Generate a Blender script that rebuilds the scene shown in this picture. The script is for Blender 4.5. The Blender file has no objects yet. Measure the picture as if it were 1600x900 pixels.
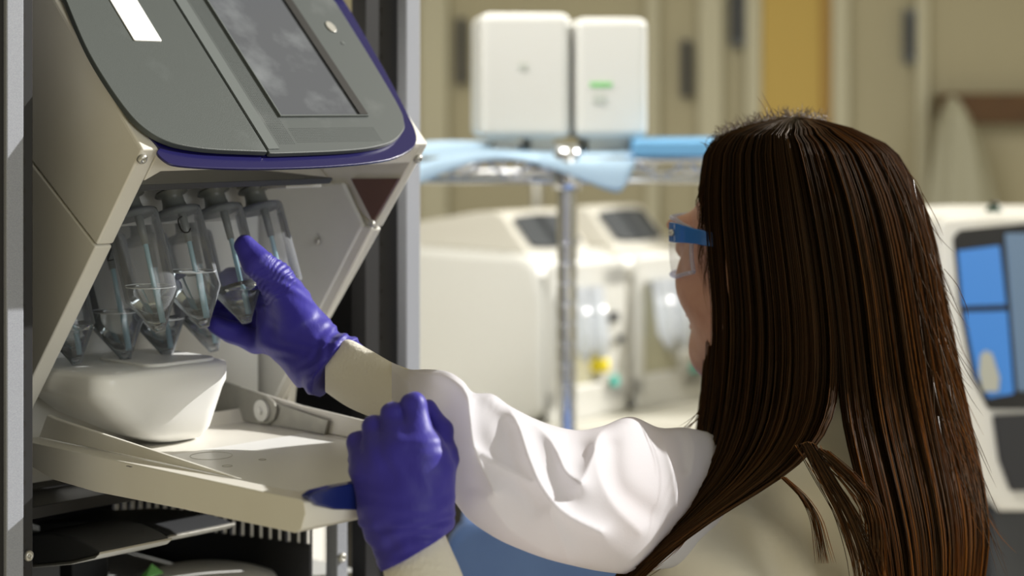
import bpy, bmesh, math, random
import numpy as np
from mathutils import Vector, Matrix
random.seed(7); rng = np.random.default_rng(7)
S = bpy.context.scene
COL = S.collection

# ------------------------------------------------------------------ camera, light, exposure
FPX = 3000.0; ZC = 1.60; HY = 165.0          # focal length in pixels, camera height, horizon row
cam = bpy.data.cameras.new('camera'); camo = bpy.data.objects.new('camera', cam); COL.objects.link(camo)
camo.location = (0, 0, ZC); camo.rotation_euler = (math.pi/2, 0, 0)
cam.sensor_width = 36; cam.lens = 36*FPX/1600; cam.shift_y = -(450-HY)/1600
cam.clip_start = .05
cam.dof.use_dof = True; cam.dof.focus_distance = 1.50; cam.dof.aperture_fstop = 3.7; cam.dof.aperture_blades = 0
S.camera = camo
S.view_settings.view_transform = 'Standard'; S.view_settings.look = 'None'
S.view_settings.exposure = 0.0; S.view_settings.gamma = 1; S.view_settings.use_curve_mapping = False

world = bpy.data.worlds.new('world'); S.world = world; world.use_nodes = True
bgn = world.node_tree.nodes['Background']
bgn.inputs[0].default_value = (1.0, .88, .55, 1); bgn.inputs[1].default_value = .34

SUNDIR = Vector((.80, .32, .47)).normalized()
sun = bpy.data.lights.new('sun', 'SUN'); sun.energy = 6.6; sun.angle = .012; sun.color = (1.0, .975, .93)
suno = bpy.data.objects.new('sun', sun); COL.objects.link(suno); suno.location = (2, 1, 4)
suno.rotation_euler = (-SUNDIR).to_track_quat('-Z', 'Y').to_euler()
def area(name, loc, aim, sx, sy, e, color):
    l = bpy.data.lights.new(name, 'AREA'); l.shape = 'RECTANGLE'; l.size = sx; l.size_y = sy; l.energy = e; l.color = color
    o = bpy.data.objects.new(name, l); COL.objects.link(o); o.location = loc
    o.rotation_euler = (Vector(aim)-Vector(loc)).to_track_quat('-Z', 'Y').to_euler(); return l
area('bench_fill_light', (-.5, 1.9, 2.75), (.15, 3.1, 1.25), 1.3, .5, 11, (1, .98, .93)).spread = math.radians(80)  # unseen fill lamp, added to brighten the background bench
area('side_fill_light', (2.3, -1.2, 1.9), (-.1, 1.6, 1.4), 1.6, 1.4, 34, (.93, .97, 1))  # added soft fill from the right, out of view, for the sampler front

# ------------------------------------------------------------------ frames
def P(x, y, D): return Vector(((x-800)*D/FPX, D, ZC-(y-HY)*D/FPX))
YAW = math.radians(47.0)
Wv = Vector((math.cos(YAW), math.sin(YAW), 0)); Fv = Vector((math.sin(YAW), -math.cos(YAW), 0))
IO = Vector((-.28, 1.45, ZC))
def I(w, s, z): return IO + Wv*w + Fv*s + Vector((0, 0, z))       # across, forward, up
def ray(px, py): return Vector((0, 0, ZC)), Vector(((px-800)/FPX, 1, -(py-HY)/FPX))
def hit(px, py, pt, n):
    o, d = ray(px, py); t = (pt-o).dot(n)/d.dot(n); return o+d*t
def loc3(p):
    q = p-IO; return q.dot(Wv), q.dot(Fv), q.z
def onS(px, py, s): return loc3(hit(px, py, I(0, s, 0), Fv))
def onW(px, py, w): return loc3(hit(px, py, I(w, 0, 0), Wv))
def onZ(px, py, z): return loc3(hit(px, py, I(0, 0, z), Vector((0, 0, 1))))
PK = -.034
def PAN(w, t, d=0): return I(w, -t*.70+d*.714, PK+t*.714+d*.70)     # screen face
def LOW(w, t, d=0): return I(w, -t*.62+d*.785, PK-t*.785-d*.62)     # lower face
def pan(px, py, d=0):
    n = Fv*.714+Vector((0, 0, .70)); p = hit(px, py, PAN(0, 0, d), n); w, s, z = loc3(p)
    return w, (z-PK-d*.70)/.714
def low(px, py, d=0):
    n = Fv*.785+Vector((0, 0, -.62)); p = hit(px, py, LOW(0, 0, d), n); w, s, z = loc3(p)
    return w, (PK-z-d*.62)/.785

# ------------------------------------------------------------------ object helpers
def tag(o, label=None, cat=None, group=None, kind=None):
    if label: o['label'] = label
    if cat: o['category'] = cat
    if group: o['group'] = group
    if kind: o['kind'] = kind
    return o
def thing(name, label, cat, loc, rz=0, group=None):
    o = bpy.data.objects.new(name, None); COL.objects.link(o); o.empty_display_size = .05
    o.location = loc; o.rotation_euler = (0, 0, rz); bpy.context.view_layer.update()
    return tag(o, label, cat, group)
def obj(name, vf, mat, parent=None, smooth=False, bevel=0, seg=2, sub=0, label=None, angle=35):
    V, Fc = vf
    V = [Vector(v) for v in V]
    me = bpy.data.meshes.new(name)
    if parent is not None:
        M = Matrix.Identity(4)
        p = parent; chain = []
        while p is not None: chain.append(p.matrix_basis.copy()); p = p.parent
        for m in reversed(chain): M = M @ m
        Mi = M.inverted(); V = [Mi @ v for v in V]; base = None
    else:
        xs = [v.x for v in V]; ys = [v.y for v in V]; zs = [v.z for v in V]
        base = Vector(((min(xs)+max(xs))/2, (min(ys)+max(ys))/2, min(zs)))
        V = [v-base for v in V]
    me.from_pydata([tuple(v) for v in V], [], Fc); me.update()
    bm = bmesh.new(); bm.from_mesh(me); bmesh.ops.recalc_face_normals(bm, faces=bm.faces); bm.to_mesh(me); bm.free()
    if smooth:
        me.polygons.foreach_set('use_smooth', [True]*len(me.polygons))
    o = bpy.data.objects.new(name, me); COL.objects.link(o)
    if base is not None: o.location = base
    if mat: me.materials.append(mat)
    if parent is not None: o.parent = parent
    if bevel:
        b = o.modifiers.new('bevel', 'BEVEL'); b.width = bevel; b.segments = seg; b.limit_method = 'ANGLE'; b.angle_limit = math.radians(angle)
        if not smooth: me.polygons.foreach_set('use_smooth', [True]*len(me.polygons)); b.harden_normals = True
    if sub:
        s = o.modifiers.new('subdivision', 'SUBSURF'); s.levels = sub; s.render_levels = sub
    if label: o['label'] = label
    return o
def join(*parts):
    V = []; Fc = []
    for v, f in parts:
        k = len(V); V += list(v); Fc += [tuple(i+k for i in g) for g in f]
    return V, Fc
def prism(poly, fr, t0, t1):
    n = len(poly); V = [fr(a, b, t0) for a, b in poly]+[fr(a, b, t1) for a, b in poly]
    return V, [tuple(range(n))[::-1], tuple(range(n, 2*n))]+[(i, (i+1) % n, n+(i+1) % n, n+i) for i in range(n)]
def wall_fr(a, b, t): return I(t, a, b)                 # polygon in (s,z), extruded across
def box(fr, a0, a1, b0, b1, c0, c1):
    return prism([(a0, b0), (a1, b0), (a1, b1), (a0, b1)], fr, c0, c1)
def xyz(a, b, c): return Vector((a, b, c))
def yawfr(o, ang):
    u = Vector((math.cos(ang), math.sin(ang), 0)); v = Vector((-math.sin(ang), math.cos(ang), 0))
    return lambda a, b, c: Vector(o)+u*a+v*b+Vector((0, 0, c))
def rrect(a0, a1, b0, b1, r, n=6):
    pts = []
    for cx, cy, st in ((a1-r, b1-r, 0), (a0+r, b1-r, 90), (a0+r, b0+r, 180), (a1-r, b0+r, 270)):
        for i in range(n+1):
            t = math.radians(st+90*i/n); pts.append((cx+r*math.cos(t), cy+r*math.sin(t)))
    return pts
def tube(path, rad, n=12, caps=True):
    path = [Vector(p) for p in path]; m = len(path)
    if not hasattr(rad, '__len__'): rad = [rad]*m
    V = []; up = None
    for i, p in enumerate(path):
        t = (path[min(i+1, m-1)]-path[max(i-1, 0)]).normalized()
        if up is None: up = Vector((0, 0, 1)) if abs(t.z) < .9 else Vector((1, 0, 0))
        a = t.cross(up).normalized(); b = a.cross(t).normalized(); up = b
        for k in range(n):
            q = 2*math.pi*k/n; V.append(p+(a*math.cos(q)+b*math.sin(q))*rad[i])
    Fc = [(i*n+k, i*n+(k+1) % n, (i+1)*n+(k+1) % n, (i+1)*n+k) for i in range(m-1) for k in range(n)]
    if caps: Fc += [tuple(range(n))[::-1], tuple(range((m-1)*n, m*n))]
    return V, Fc
def lathe(o, axis, prof, n=32, caps=True):
    axis = Vector(axis).normalized()
    return tube_along([(Vector(o)+axis*h, r) for h, r in prof], axis, n, caps)
def tube_along(pr, axis, n, caps):
    up = Vector((0, 0, 1)) if abs(axis.z) < .9 else Vector((1, 0, 0))
    a = axis.cross(up).normalized(); b = a.cross(axis).normalized(); V = []
    for p, r in pr:
        for k in range(n):
            q = 2*math.pi*k/n; V.append(p+(a*math.cos(q)+b*math.sin(q))*max(r, 1e-5))
    m = len(pr)
    Fc = [(i*n+k, i*n+(k+1) % n, (i+1)*n+(k+1) % n, (i+1)*n+k) for i in range(m-1) for k in range(n)]
    if caps: Fc += [tuple(range(n))[::-1], tuple(range((m-1)*n, m*n))]
    return V, Fc
def crom(pts, n):
    """smooth interpolation of a list of tuples"""
    pts = np.array([tuple(p) for p in pts], float); m = len(pts); out = []
    for q in np.linspace(0, m-1, n):
        i = min(int(q), m-2); t = q-i
        p0 = pts[max(i-1, 0)]; p1 = pts[i]; p2 = pts[i+1]; p3 = pts[min(i+2, m-1)]
        out.append(.5*((2*p1)+(-p0+p2)*t+(2*p0-5*p1+4*p2-p3)*t*t+(-p0+3*p1-3*p2+p3)*t**3))
    return np.array(out)

# ------------------------------------------------------------------ signed distance modelling
def sd_cone(p, a, b, ra, rb):
    a = np.array(a, float); b = np.array(b, float); ab = b-a
    t = np.clip(((p-a)@ab)/max(ab@ab, 1e-12), 0, 1)
    return np.linalg.norm(p-(a+t[:, None]*ab), axis=1)-(ra+(rb-ra)*t)
def sd_ell(p, c, r, R=None):
    q = p-np.array(c, float)
    if R is not None: q = q@np.array(R, float).T
    r = np.array(r, float); k0 = np.linalg.norm(q/r, axis=1); k1 = np.linalg.norm(q/(r*r), axis=1)+1e-9
    return k0*(k0-1)/k1
def smin(a, b, k):
    h = np.clip(.5+.5*(b-a)/k, 0, 1); return b*(1-h)+a*h-k*h*(1-h)
def nets(f, lo, hi, h):
    lo = np.array(lo, float); n = np.ceil((np.array(hi)-lo)/h).astype(int)+1
    g = np.stack(np.meshgrid(*[lo[i]+h*np.arange(n[i]) for i in range(3)], indexing='ij'), -1)
    Fv_ = np.empty(n[0]*n[1]*n[2]); flat = g.reshape(-1, 3)
    for i in range(0, len(flat), 400000): Fv_[i:i+400000] = f(flat[i:i+400000])
    D = Fv_.reshape(n); s = D < 0
    c = [s[i:n[0]-1+i, j:n[1]-1+j, k:n[2]-1+k] for i in (0, 1) for j in (0, 1) for k in (0, 1)]
    cnt = sum(x.astype(int) for x in c); act = (cnt > 0) & (cnt < 8)
    idx = -np.ones(act.shape, int); ii = np.argwhere(act); idx[act] = np.arange(len(ii))
    acc = np.zeros((len(ii), 3)); num = np.zeros(len(ii))
    offs = [(i, j, k) for i in (0, 1) for j in (0, 1) for k in (0, 1)]
    for A in offs:
        for ax in range(3):
            if A[ax]: continue
            B = list(A); B[ax] = 1
            da = D[ii[:, 0]+A[0], ii[:, 1]+A[1], ii[:, 2]+A[2]]; db = D[ii[:, 0]+B[0], ii[:, 1]+B[1], ii[:, 2]+B[2]]
            m = (da < 0) != (db < 0); t = np.where(m, da/np.where(m, da-db, 1), 0)
            q = np.array(A, float)[None]+t[:, None]*(np.array(B)-np.array(A))[None]
            acc[m] += q[m]; num[m] += 1
    V = lo+h*(ii+acc/num[:, None])
    Fc = []
    for ax in range(3):
        u, v = [a for a in range(3) if a != ax]
        sl0 = [slice(None)]*3; sl1 = [slice(None)]*3; sl0[ax] = slice(0, n[ax]-1); sl1[ax] = slice(1, n[ax])
        e = np.argwhere(s[tuple(sl0)] != s[tuple(sl1)])
        e = e[(e[:, u] > 0) & (e[:, v] > 0) & (e[:, u] < n[u]-1) & (e[:, v] < n[v]-1)]
        du = np.zeros(3, int); du[u] = 1; dv = np.zeros(3, int); dv[v] = 1
        q = np.stack([idx[tuple(x.T)] for x in (e-du-dv, e-dv, e, e-du)], 1)
        Fc.append(q)
    Fc = np.concatenate(Fc)
    return [Vector(v) for v in V], [tuple(int(i) for i in f_) for f_ in Fc]

# ------------------------------------------------------------------ materials
def mat(name, base, rough=.5, metal=0, spec=.5, noise=None, bump=None, coat=0, trans=0, ior=1.45, alpha=1, transl=0, sheen=0, aniso=None):
    m = bpy.data.materials.new(name); m.use_nodes = True; nt = m.node_tree; N = nt.nodes; Lk = nt.links
    b = N['Principled BSDF']; b.inputs['Base Color'].default_value = (*base, 1); b.inputs['Roughness'].default_value = rough
    b.inputs['Metallic'].default_value = metal; b.inputs['Specular IOR Level'].default_value = spec
    b.inputs['Coat Weight'].default_value = coat; b.inputs['Transmission Weight'].default_value = trans; b.inputs['IOR'].default_value = ior
    if sheen: b.inputs['Sheen Weight'].default_value = sheen
    tc = N.new('ShaderNodeTexCoord')
    if noise:                                    # (scale, second colour, low, high)
        n = N.new('ShaderNodeTexNoise'); n.inputs['Scale'].default_value = noise[0]; n.inputs['Detail'].default_value = 6
        Lk.new(tc.outputs['Object'], n.inputs['Vector'])
        r = N.new('ShaderNodeValToRGB'); r.color_ramp.elements[0].position = noise[2]; r.color_ramp.elements[1].position = noise[3]
        r.color_ramp.elements[0].color = (*base, 1); r.color_ramp.elements[1].color = (*noise[1], 1)
        Lk.new(n.outputs['Fac'], r.inputs[0]); Lk.new(r.outputs[0], b.inputs['Base Color'])
    if bump:                                     # (scale, strength, stretch xyz)
        n = N.new('ShaderNodeTexNoise'); n.inputs['Scale'].default_value = bump[0]; n.inputs['Detail'].default_value = 3
        mp = N.new('ShaderNodeMapping'); mp.inputs['Scale'].default_value = bump[2] if len(bump) > 2 else (1, 1, 1)
        if len(bump) > 3: mp.inputs['Rotation'].default_value = bump[3]
        Lk.new(tc.outputs['Object'], mp.inputs[0]); Lk.new(mp.outputs[0], n.inputs['Vector'])
        bp = N.new('ShaderNodeBump'); bp.inputs['Strength'].default_value = bump[1]; bp.inputs['Distance'].default_value = .002
        Lk.new(n.outputs['Fac'], bp.inputs['Height']); Lk.new(bp.outputs[0], b.inputs['Normal'])
    if transl:
        t = N.new('ShaderNodeBsdfTranslucent'); t.inputs[0].default_value = (*[min(1, c*1.02) for c in base], 1)
        mx = N.new('ShaderNodeMixShader'); mx.inputs[0].default_value = transl
        Lk.new(b.outputs[0], mx.inputs[1]); Lk.new(t.outputs[0], mx.inputs[2]); Lk.new(mx.outputs[0], N['Material Output'].inputs[0])
    return m
def clear_plastic(name, tint, frost, edge=.5, rough=.12, face=None):
    m = bpy.data.materials.new(name); m.use_nodes = True; nt = m.node_tree; N = nt.nodes; Lk = nt.links
    N.remove(N['Principled BSDF']); out = N['Material Output']
    tr = N.new('ShaderNodeBsdfTransparent'); tr.inputs[0].default_value = (*tint, 1)
    gl = N.new('ShaderNodeBsdfGlossy'); gl.inputs['Roughness'].default_value = rough
    df = N.new('ShaderNodeBsdfDiffuse'); df.inputs[0].default_value = (.88, .92, .98, 1)
    tl = N.new('ShaderNodeBsdfTranslucent'); tl.inputs[0].default_value = (.8, .84, .9, 1)
    m0 = N.new('ShaderNodeMixShader'); m0.inputs[0].default_value = .5; Lk.new(df.outputs[0], m0.inputs[1]); Lk.new(tl.outputs[0], m0.inputs[2])
    lw = N.new('ShaderNodeLayerWeight'); lw.inputs[0].default_value = .35
    m1 = N.new('ShaderNodeMixShader')
    mr = N.new('ShaderNodeMapRange'); Lk.new(lw.outputs['Facing'], mr.inputs[0]); mr.inputs[3].default_value = frost; mr.inputs[4].default_value = edge
    Lk.new(mr.outputs[0], m1.inputs[0]); Lk.new(tr.outputs[0], m1.inputs[1]); Lk.new(m0.outputs[0], m1.inputs[2])
    m2 = N.new('ShaderNodeMixShader'); fr = N.new('ShaderNodeFresnel'); fr.inputs[0].default_value = 1.45
    m2.inputs[0].default_value = face or 0
    if face is None: Lk.new(fr.outputs[0], m2.inputs[0])
    Lk.new(m1.outputs[0], m2.inputs[1]); Lk.new(gl.outputs[0], m2.inputs[2])
    Lk.new(m2.outputs[0], out.inputs[0]); return m
M = {}
M['white'] = mat('white_plastic', (.74, .72, .66), .38, noise=(9, (.69, .66, .59), .45, .75), bump=(900, .05))
M['white2'] = mat('bright_white_plastic', (.88, .88, .86), .3)
M['inner'] = mat('grey_inner_plastic', (.66, .66, .63), .45, noise=(12, (.60, .60, .57), .4, .7))
M['panel'] = mat('slate_grey_panel', (.062, .072, .070), .42, noise=(14, (.11, .125, .125), .58, .82), bump=(1500, .12))
M['panel2'] = mat('dotted_grey_panel', (.066, .076, .075), .45, noise=(30, (.11, .12, .12), .6, .85))
M['bezel'] = mat('grey_bezel_edge', (.13, .145, .145), .3)
M['screen'] = mat('smudged_touchscreen', (.085, .092, .108), .2, noise=(24, (.19, .205, .225), .5, .8), coat=.3)
M['screen_bg'] = mat('dark_display_window', (.05, .055, .06), .25)
M['blue'] = mat('cobalt_blue_plastic', (.008, .0065, .070), .25, coat=.3)
M['navy'] = mat('navy_blue_plastic', (.008, .018, .13), .25, coat=.5)
M['maroon'] = mat('maroon_window', (.13, .07, .06), .3)
M['black'] = mat('black_plastic', (.012, .011, .010), .45)
M['dark'] = mat('dark_rack_metal', (.022, .022, .024), .45, metal=.2)
M['darkgrey'] = mat('dark_grey_metal', (.05, .052, .056), .5, metal=.1)
M['rackgrey'] = mat('speckled_grey_paint', (.24, .252, .29), .6, noise=(1600, (.31, .325, .365), .4, .6))
M['steel'] = mat('brushed_steel', (.52, .51, .47), .38, metal=.75, bump=(200, .1))
M['bracket'] = mat('dull_grey_bracket_metal', (.30, .295, .265), .42, metal=.35, noise=(60, (.36, .35, .31), .4, .7))
M['shelfgrey'] = mat('pale_grey_shelf', (.62, .63, .62), .4)
M['chrome'] = mat('chrome_wire', (.75, .76, .78), .18, metal=.95)
M['glove'] = mat('violet_nitrile', (.034, .026, .285), .48, spec=.35, bump=(170, .22, (1, 1, .45), (0, .6, 0)), sheen=.1)
M['gown'] = mat('white_gown_cloth', (.80, .79, .84), .85, bump=(700, .08), transl=.45)
M['coat'] = mat('warm_lit_gown_cloth', (.86, .82, .68), .8, bump=(60, .35), transl=.2)  # same white gown as the sleeve, warm ambient light tinted into the cloth
M['knit'] = mat('ribbed_knit_cuff', (.80, .77, .68), .85, bump=(300, .5), transl=.12)
M['skin'] = mat('skin', (.50, .27, .19), .5, noise=(60, (.44, .22, .15), .45, .75), bump=(500, .08))
M['skin'].node_tree.nodes['Principled BSDF'].inputs['Subsurface Weight'].default_value = .12
M['skin'].node_tree.nodes['Principled BSDF'].inputs['Subsurface Radius'].default_value = (.008, .003, .0015)
M['wall'] = mat('beige_wall_paint', (.44, .40, .27), .8, noise=(1.5, (.41, .37, .25), .3, .7))
M['trim'] = mat('pale_beige_trim', (.52, .49, .36), .6)
M['ochre'] = mat('ochre_door_paint', (.52, .36, .09), .6)
M['brown'] = mat('brown_wood', (.11, .048, .006), .5, noise=(20, (.085, .036, .005), .3, .7))
M['floor'] = mat('grey_vinyl_floor', (.55, .52, .44), .5, noise=(5, (.50, .47, .40), .4, .6))
M['cloth'] = mat('pale_blue_drape', (.50, .66, .80), .7, transl=.3)
M['bluestrip'] = mat('sky_blue_edge', (.13, .33, .55), .6)
M['bench'] = mat('beige_bench_laminate', (.55, .53, .46), .45)
M['bluepad'] = mat('blue_chair_vinyl', (.16, .28, .62), .55, noise=(10, (.20, .34, .70), .4, .7))
M['bluescreen'] = mat('blue_screen_film', (.05, .20, .55), .25)
e_ = M['bluescreen'].node_tree.nodes['Principled BSDF']; e_.inputs['Emission Color'].default_value = (.07, .26, .70, 1); e_.inputs['Emission Strength'].default_value = .2
M['green'] = mat('green_print', (.18, .55, .16), .6)
M['leaf'] = mat('green_paper', (.14, .40, .10), .6)
M['yellow'] = mat('yellow_cap', (.85, .68, .01), .4)
M['teal'] = mat('teal_button', (.03, .45, .38), .4)
M['greyprint'] = mat('grey_print', (.45, .47, .42), .6)
M['tube'] = clear_plastic('frosted_tube_plastic', (.975, .98, .995), .10, .60)
M['bgtube'] = clear_plastic('bright_tube_plastic', (.95, .97, 1), .65, .9)
M['lens'] = clear_plastic('clear_lens_plastic', (.985, .99, 1), .05, .30, .08, .06)
M['straw'] = mat('pale_blue_straw', (.40, .62, .70), .2, coat=.6, transl=.3)
M['cap'] = mat('smoky_tube_cap', (.16, .17, .16), .35)
M['ink'] = mat('black_marker_ink', (.01, .01, .01), .5)
M['temple'] = mat('blue_temple_plastic', (.02, .12, .40), .18, coat=.7)
liq = mat('clear_liquid', (.93, .97, .97), .02, trans=1, ior=1.33); M['liquid'] = liq
M['tubedeep'] = mat('grey_sediment_plug', (.30, .32, .33), .3, transl=.4)
def hair_mat():
    m = bpy.data.materials.new('dark_brown_hair'); m.use_nodes = True; nt = m.node_tree; N = nt.nodes; Lk = nt.links
    b = N['Principled BSDF']; g = N.new('ShaderNodeNewGeometry'); r = N.new('ShaderNodeValToRGB')
    r.color_ramp.elements[0].color = (.011, .0068, .0038, 1); r.color_ramp.elements[1].color = (.046, .028, .0135, 1)
    e = r.color_ramp.elements.new(.6); e.color = (.032, .017, .007, 1)
    Lk.new(g.outputs['Random Per Island'], r.inputs[0])
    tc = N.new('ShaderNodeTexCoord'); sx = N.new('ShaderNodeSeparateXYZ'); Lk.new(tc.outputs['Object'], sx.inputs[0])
    mr = N.new('ShaderNodeMapRange'); mr.inputs[1].default_value = 1.52; mr.inputs[2].default_value = 1.15; mr.inputs[3].default_value = 1.0; mr.inputs[4].default_value = 1.7  # lower hair coloured lighter: sunlit glow put into the base colour
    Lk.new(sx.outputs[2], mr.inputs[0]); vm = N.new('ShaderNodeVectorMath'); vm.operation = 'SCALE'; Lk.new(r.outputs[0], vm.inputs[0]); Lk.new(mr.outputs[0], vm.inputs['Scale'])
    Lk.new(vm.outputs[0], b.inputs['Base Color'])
    b.inputs['Roughness'].default_value = .46; b.inputs['Specular IOR Level'].default_value = .22; b.inputs['Specular Tint'].default_value = (1, .74, .5, 1)
    t = N.new('ShaderNodeBsdfTranslucent'); mu = N.new('ShaderNodeMixRGB'); mu.blend_type = 'MULTIPLY'; mu.inputs[0].default_value = 1
    mu.inputs[2].default_value = (11.5, 10.5, 5.2, 1); Lk.new(vm.outputs[0], mu.inputs[1]); Lk.new(mu.outputs[0], t.inputs[0])
    mx = N.new('ShaderNodeMixShader'); mx.inputs[0].default_value = .42
    Lk.new(b.outputs[0], mx.inputs[1]); Lk.new(t.outputs[0], mx.inputs[2]); Lk.new(mx.outputs[0], N['Material Output'].inputs[0])
    return m
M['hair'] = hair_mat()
M['hairlight'] = mat('sunlit_flyaway_hair', (.10, .055, .025), .3, spec=.9, transl=.35)  # lighter copy of the hair, sun-caught look put into its colour
M['scalp'] = mat('hair_underlayer', (.012, .0075, .0045), .9, spec=.03)

# ------------------------------------------------------------------ room
def struct(name, vf, m, **k): return tag(obj(name, vf, m, **k), kind='structure')
struct('floor', box(xyz, -3.2, 4.2, -1.0, 4.6, -.05, 0), M['floor'])
BY = 4.3
struct('wall_back', box(xyz, -3.2, 4.2, BY, BY+.12, 0, 2.9), M['wall'])
def bgrect(x0, x1, y0, y1, D, th):                    # a box seen at these pixels at distance D
    a = P(x0, y0, D); b = P(x1, y1, D)
    return box(xyz, a.x, b.x, D, D+th, b.z, a.z)
for i, (x0, x1) in enumerate([(655, 700), (1010, 1030), (1092, 1130), (1165, 1190), (1300, 1328), (1432, 1452)]):
    a = P(x0, 0, BY-.03); b = P(x1, 0, BY-.03)
    struct('trim_%d' % (i+1), box(xyz, a.x, b.x, BY-.03, BY-.001, .1, 2.6), M['trim'], bevel=.004)
d = struct('door_1', bgrect(1190, 1300, -240, 2700, BY-.022, .02), M['ochre'], bevel=.003)
obj('door_edge', bgrect(1284, 1299, -235, 2690, BY-.03, .007), mat('brown_door_edge', (.36, .21, .05), .6), d)
for x0, x1, y0, y1, lb in [(1142, 1166, -60, 72, 'grey metal wall bracket strip left of the ochre door'),
                       (1414, 1434, 14, 98, 'grey metal wall bracket strip right of the ochre door'),
                       (1066, 1080, 62, 152, 'thin dark wall bracket strip just right of the white boxes'),
                       (714, 728, 28, 132, 'dark wall bracket strip left of the white boxes')]:
    o = thing('wall_bracket', lb, 'bracket', P((x0+x1)/2, y1, BY-.03), 0, 'metal bracket strips on the back wall')
    obj('channel', bgrect(x0, x1, y0, y1, BY-.028, .026), M['darkgrey'] if x0 < 1100 else mat('grey_bracket', (.16, .17, .17), .5), o, bevel=.002)
    obj('slot_face', bgrect(x0+5, x1-5, y0+8, y1-8, BY-.034, .005), M['dark'], o)
# brown wooden rail and the hanging coat
o = thing('coat_rail', 'brown wooden rail fixed high on the wall at the right', 'rail', P(1540, 193, BY-.05))
obj('board', bgrect(1472, 1720, 146, 193, BY-.06, .058), M['brown'], o, bevel=.004)
obj('peg', tube([P(1488, 172, BY-.06), P(1488, 172, BY-.12)], .012), M['brown'], o, smooth=True)
def coat_shape():
    rows = crom([(150, 1484, 1492), (170, 1474, 1506), (210, 1464, 1524), (270, 1456, 1542), (340, 1450, 1556), (430, 1446, 1566), (560, 1444, 1572)], 26)
    V = []; n = 40; D = BY-.13
    for r, (y, xl, xr) in enumerate(rows):
        for k in range(n):
            q = 2*math.pi*k/n; cx = (xl+xr)/2; rx = (xr-xl)/2
            f = 1+.10*math.sin(7*q)*min(1, r/8)
            V.append(P(cx+rx*math.cos(q)*f, y, D)+Vector((0, -.055*min(1, (r+2)/8)*math.sin(q)*f, 0)))
    m = len(rows); Fc = [(i*n+k, i*n+(k+1) % n, (i+1)*n+(k+1) % n, (i+1)*n+k) for i in range(m-1) for k in range(n)]
    return V, Fc+[tuple(range(n)), tuple(range((m-1)*n, m*n))]
tag(obj('hanging_coat', coat_shape(), mat('pale_coat_cloth', (.40, .385, .29), .8), smooth=True), 'pale lab coat hanging from the brown wooden rail', 'coat')

# ------------------------------------------------------------------ background bench and sequencers
bench = thing('lab_bench', 'beige lab bench carrying the blurred white instruments', 'bench', (.15, 3.4, 0))
BZ = ZC-(662-HY)*3.0/FPX
obj('worktop', box(xyz, -.75, 1.1, 2.75, 3.95, BZ-.04, BZ), M['bench'], bench, bevel=.004)
obj('cabinet', box(xyz, -.72, 1.07, 2.80, 3.93, .02, BZ-.04), mat('dark_bench_base', (.05, .045, .035), .6), bench, bevel=.004)
M['bgwhite'] = mat('greyish_white_plastic', (.58, .575, .54), .4); M['bgcream'] = mat('cream_plastic', (.52, .50, .44), .4)  # plain greyer white and cream, one even tone each
def sequencer(o0, label, first):
    fr0 = yawfr(o0, YAW); fr = lambda a, b, c: fr0(a*.86, b, c)     # a: across front, b: back, c: up (front face at b=0)
    t = thing('benchtop_sequencer', label, 'instrument', o0, YAW, 'blurred instruments on the back bench')
    sidef = lambda b, c, a: fr(a, b, c)
    H = .262
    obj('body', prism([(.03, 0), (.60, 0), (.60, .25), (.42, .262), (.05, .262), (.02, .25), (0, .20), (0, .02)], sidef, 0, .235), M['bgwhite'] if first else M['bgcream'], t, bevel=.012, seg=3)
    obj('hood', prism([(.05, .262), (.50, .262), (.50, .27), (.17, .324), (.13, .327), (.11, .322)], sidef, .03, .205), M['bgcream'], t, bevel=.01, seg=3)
    sc_ = lambda a, b, c: fr(a, .105+b*.0-c*.9+.0, .27+b)
    obj('display_window', prism(rrect(.048, .187, .10, .92, .08), lambda a, b, c: fr(a, .05+.06*b-c*.7, .262+.06*b+c*.7), .001, .005), M['screen_bg'], t)
    obj('bay_frame', join(box(fr, .010, .035, -.012, .0, .02, .215), box(fr, .150, .225, -.012, 0, .02, .24), box(fr, .010, .225, -.012, 0, .0, .055), box(fr, .01, .225, -.012, 0, .205, .25)), M['bgwhite'], t, bevel=.004)
    obj('bay_back', box(fr, .035, .150, -.003, -.001, .055, .205), mat('beige_bay', (.42, .40, .28), .5), t)
    for a in (.062, .108):
        lathe_o = fr(a, -.026, .212); ax = fr(a+.0, -.045, .10)-lathe_o
        obj('reagent_tube', lathe(lathe_o, ax, [(0, .016), (.09, .016), (.115, .004)], 20), M['bgtube'], t, smooth=True)
    obj('cap', lathe(fr(.115, -.035, .078), (fr(0, 0, 1)-fr(0, 0, 0)), [(0, .015), (.016, .015), (.02, .012)], 20), M['yellow'] if first else M['bgwhite'], t, smooth=True, label='yellow cap' if first else None)
    obj('button', lathe(fr(.185, -.012, .055), fr(0, -1, 0)-fr(0, 0, 0), [(0, .009), (.005, .009)], 20), M['teal'], t, label='teal button')
    obj('latch', box(fr, .172, .192, -.02, -.012, .15, .165), M['darkgrey'], t)
    obj('dial', box(fr, .195, .207, -.02, -.012, .115, .127), M['darkgrey'], t)
    return t
a = P(846, 652, 2.98)
sequencer((a.x, a.y, BZ), 'blurred white instrument with yellow cap, nearer one on the back bench', True)
sequencer((a.x+Wv.x*.21, a.y+Wv.y*.21, BZ), 'blurred off-white instrument farther right on the back bench, partly behind the face', False)

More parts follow.
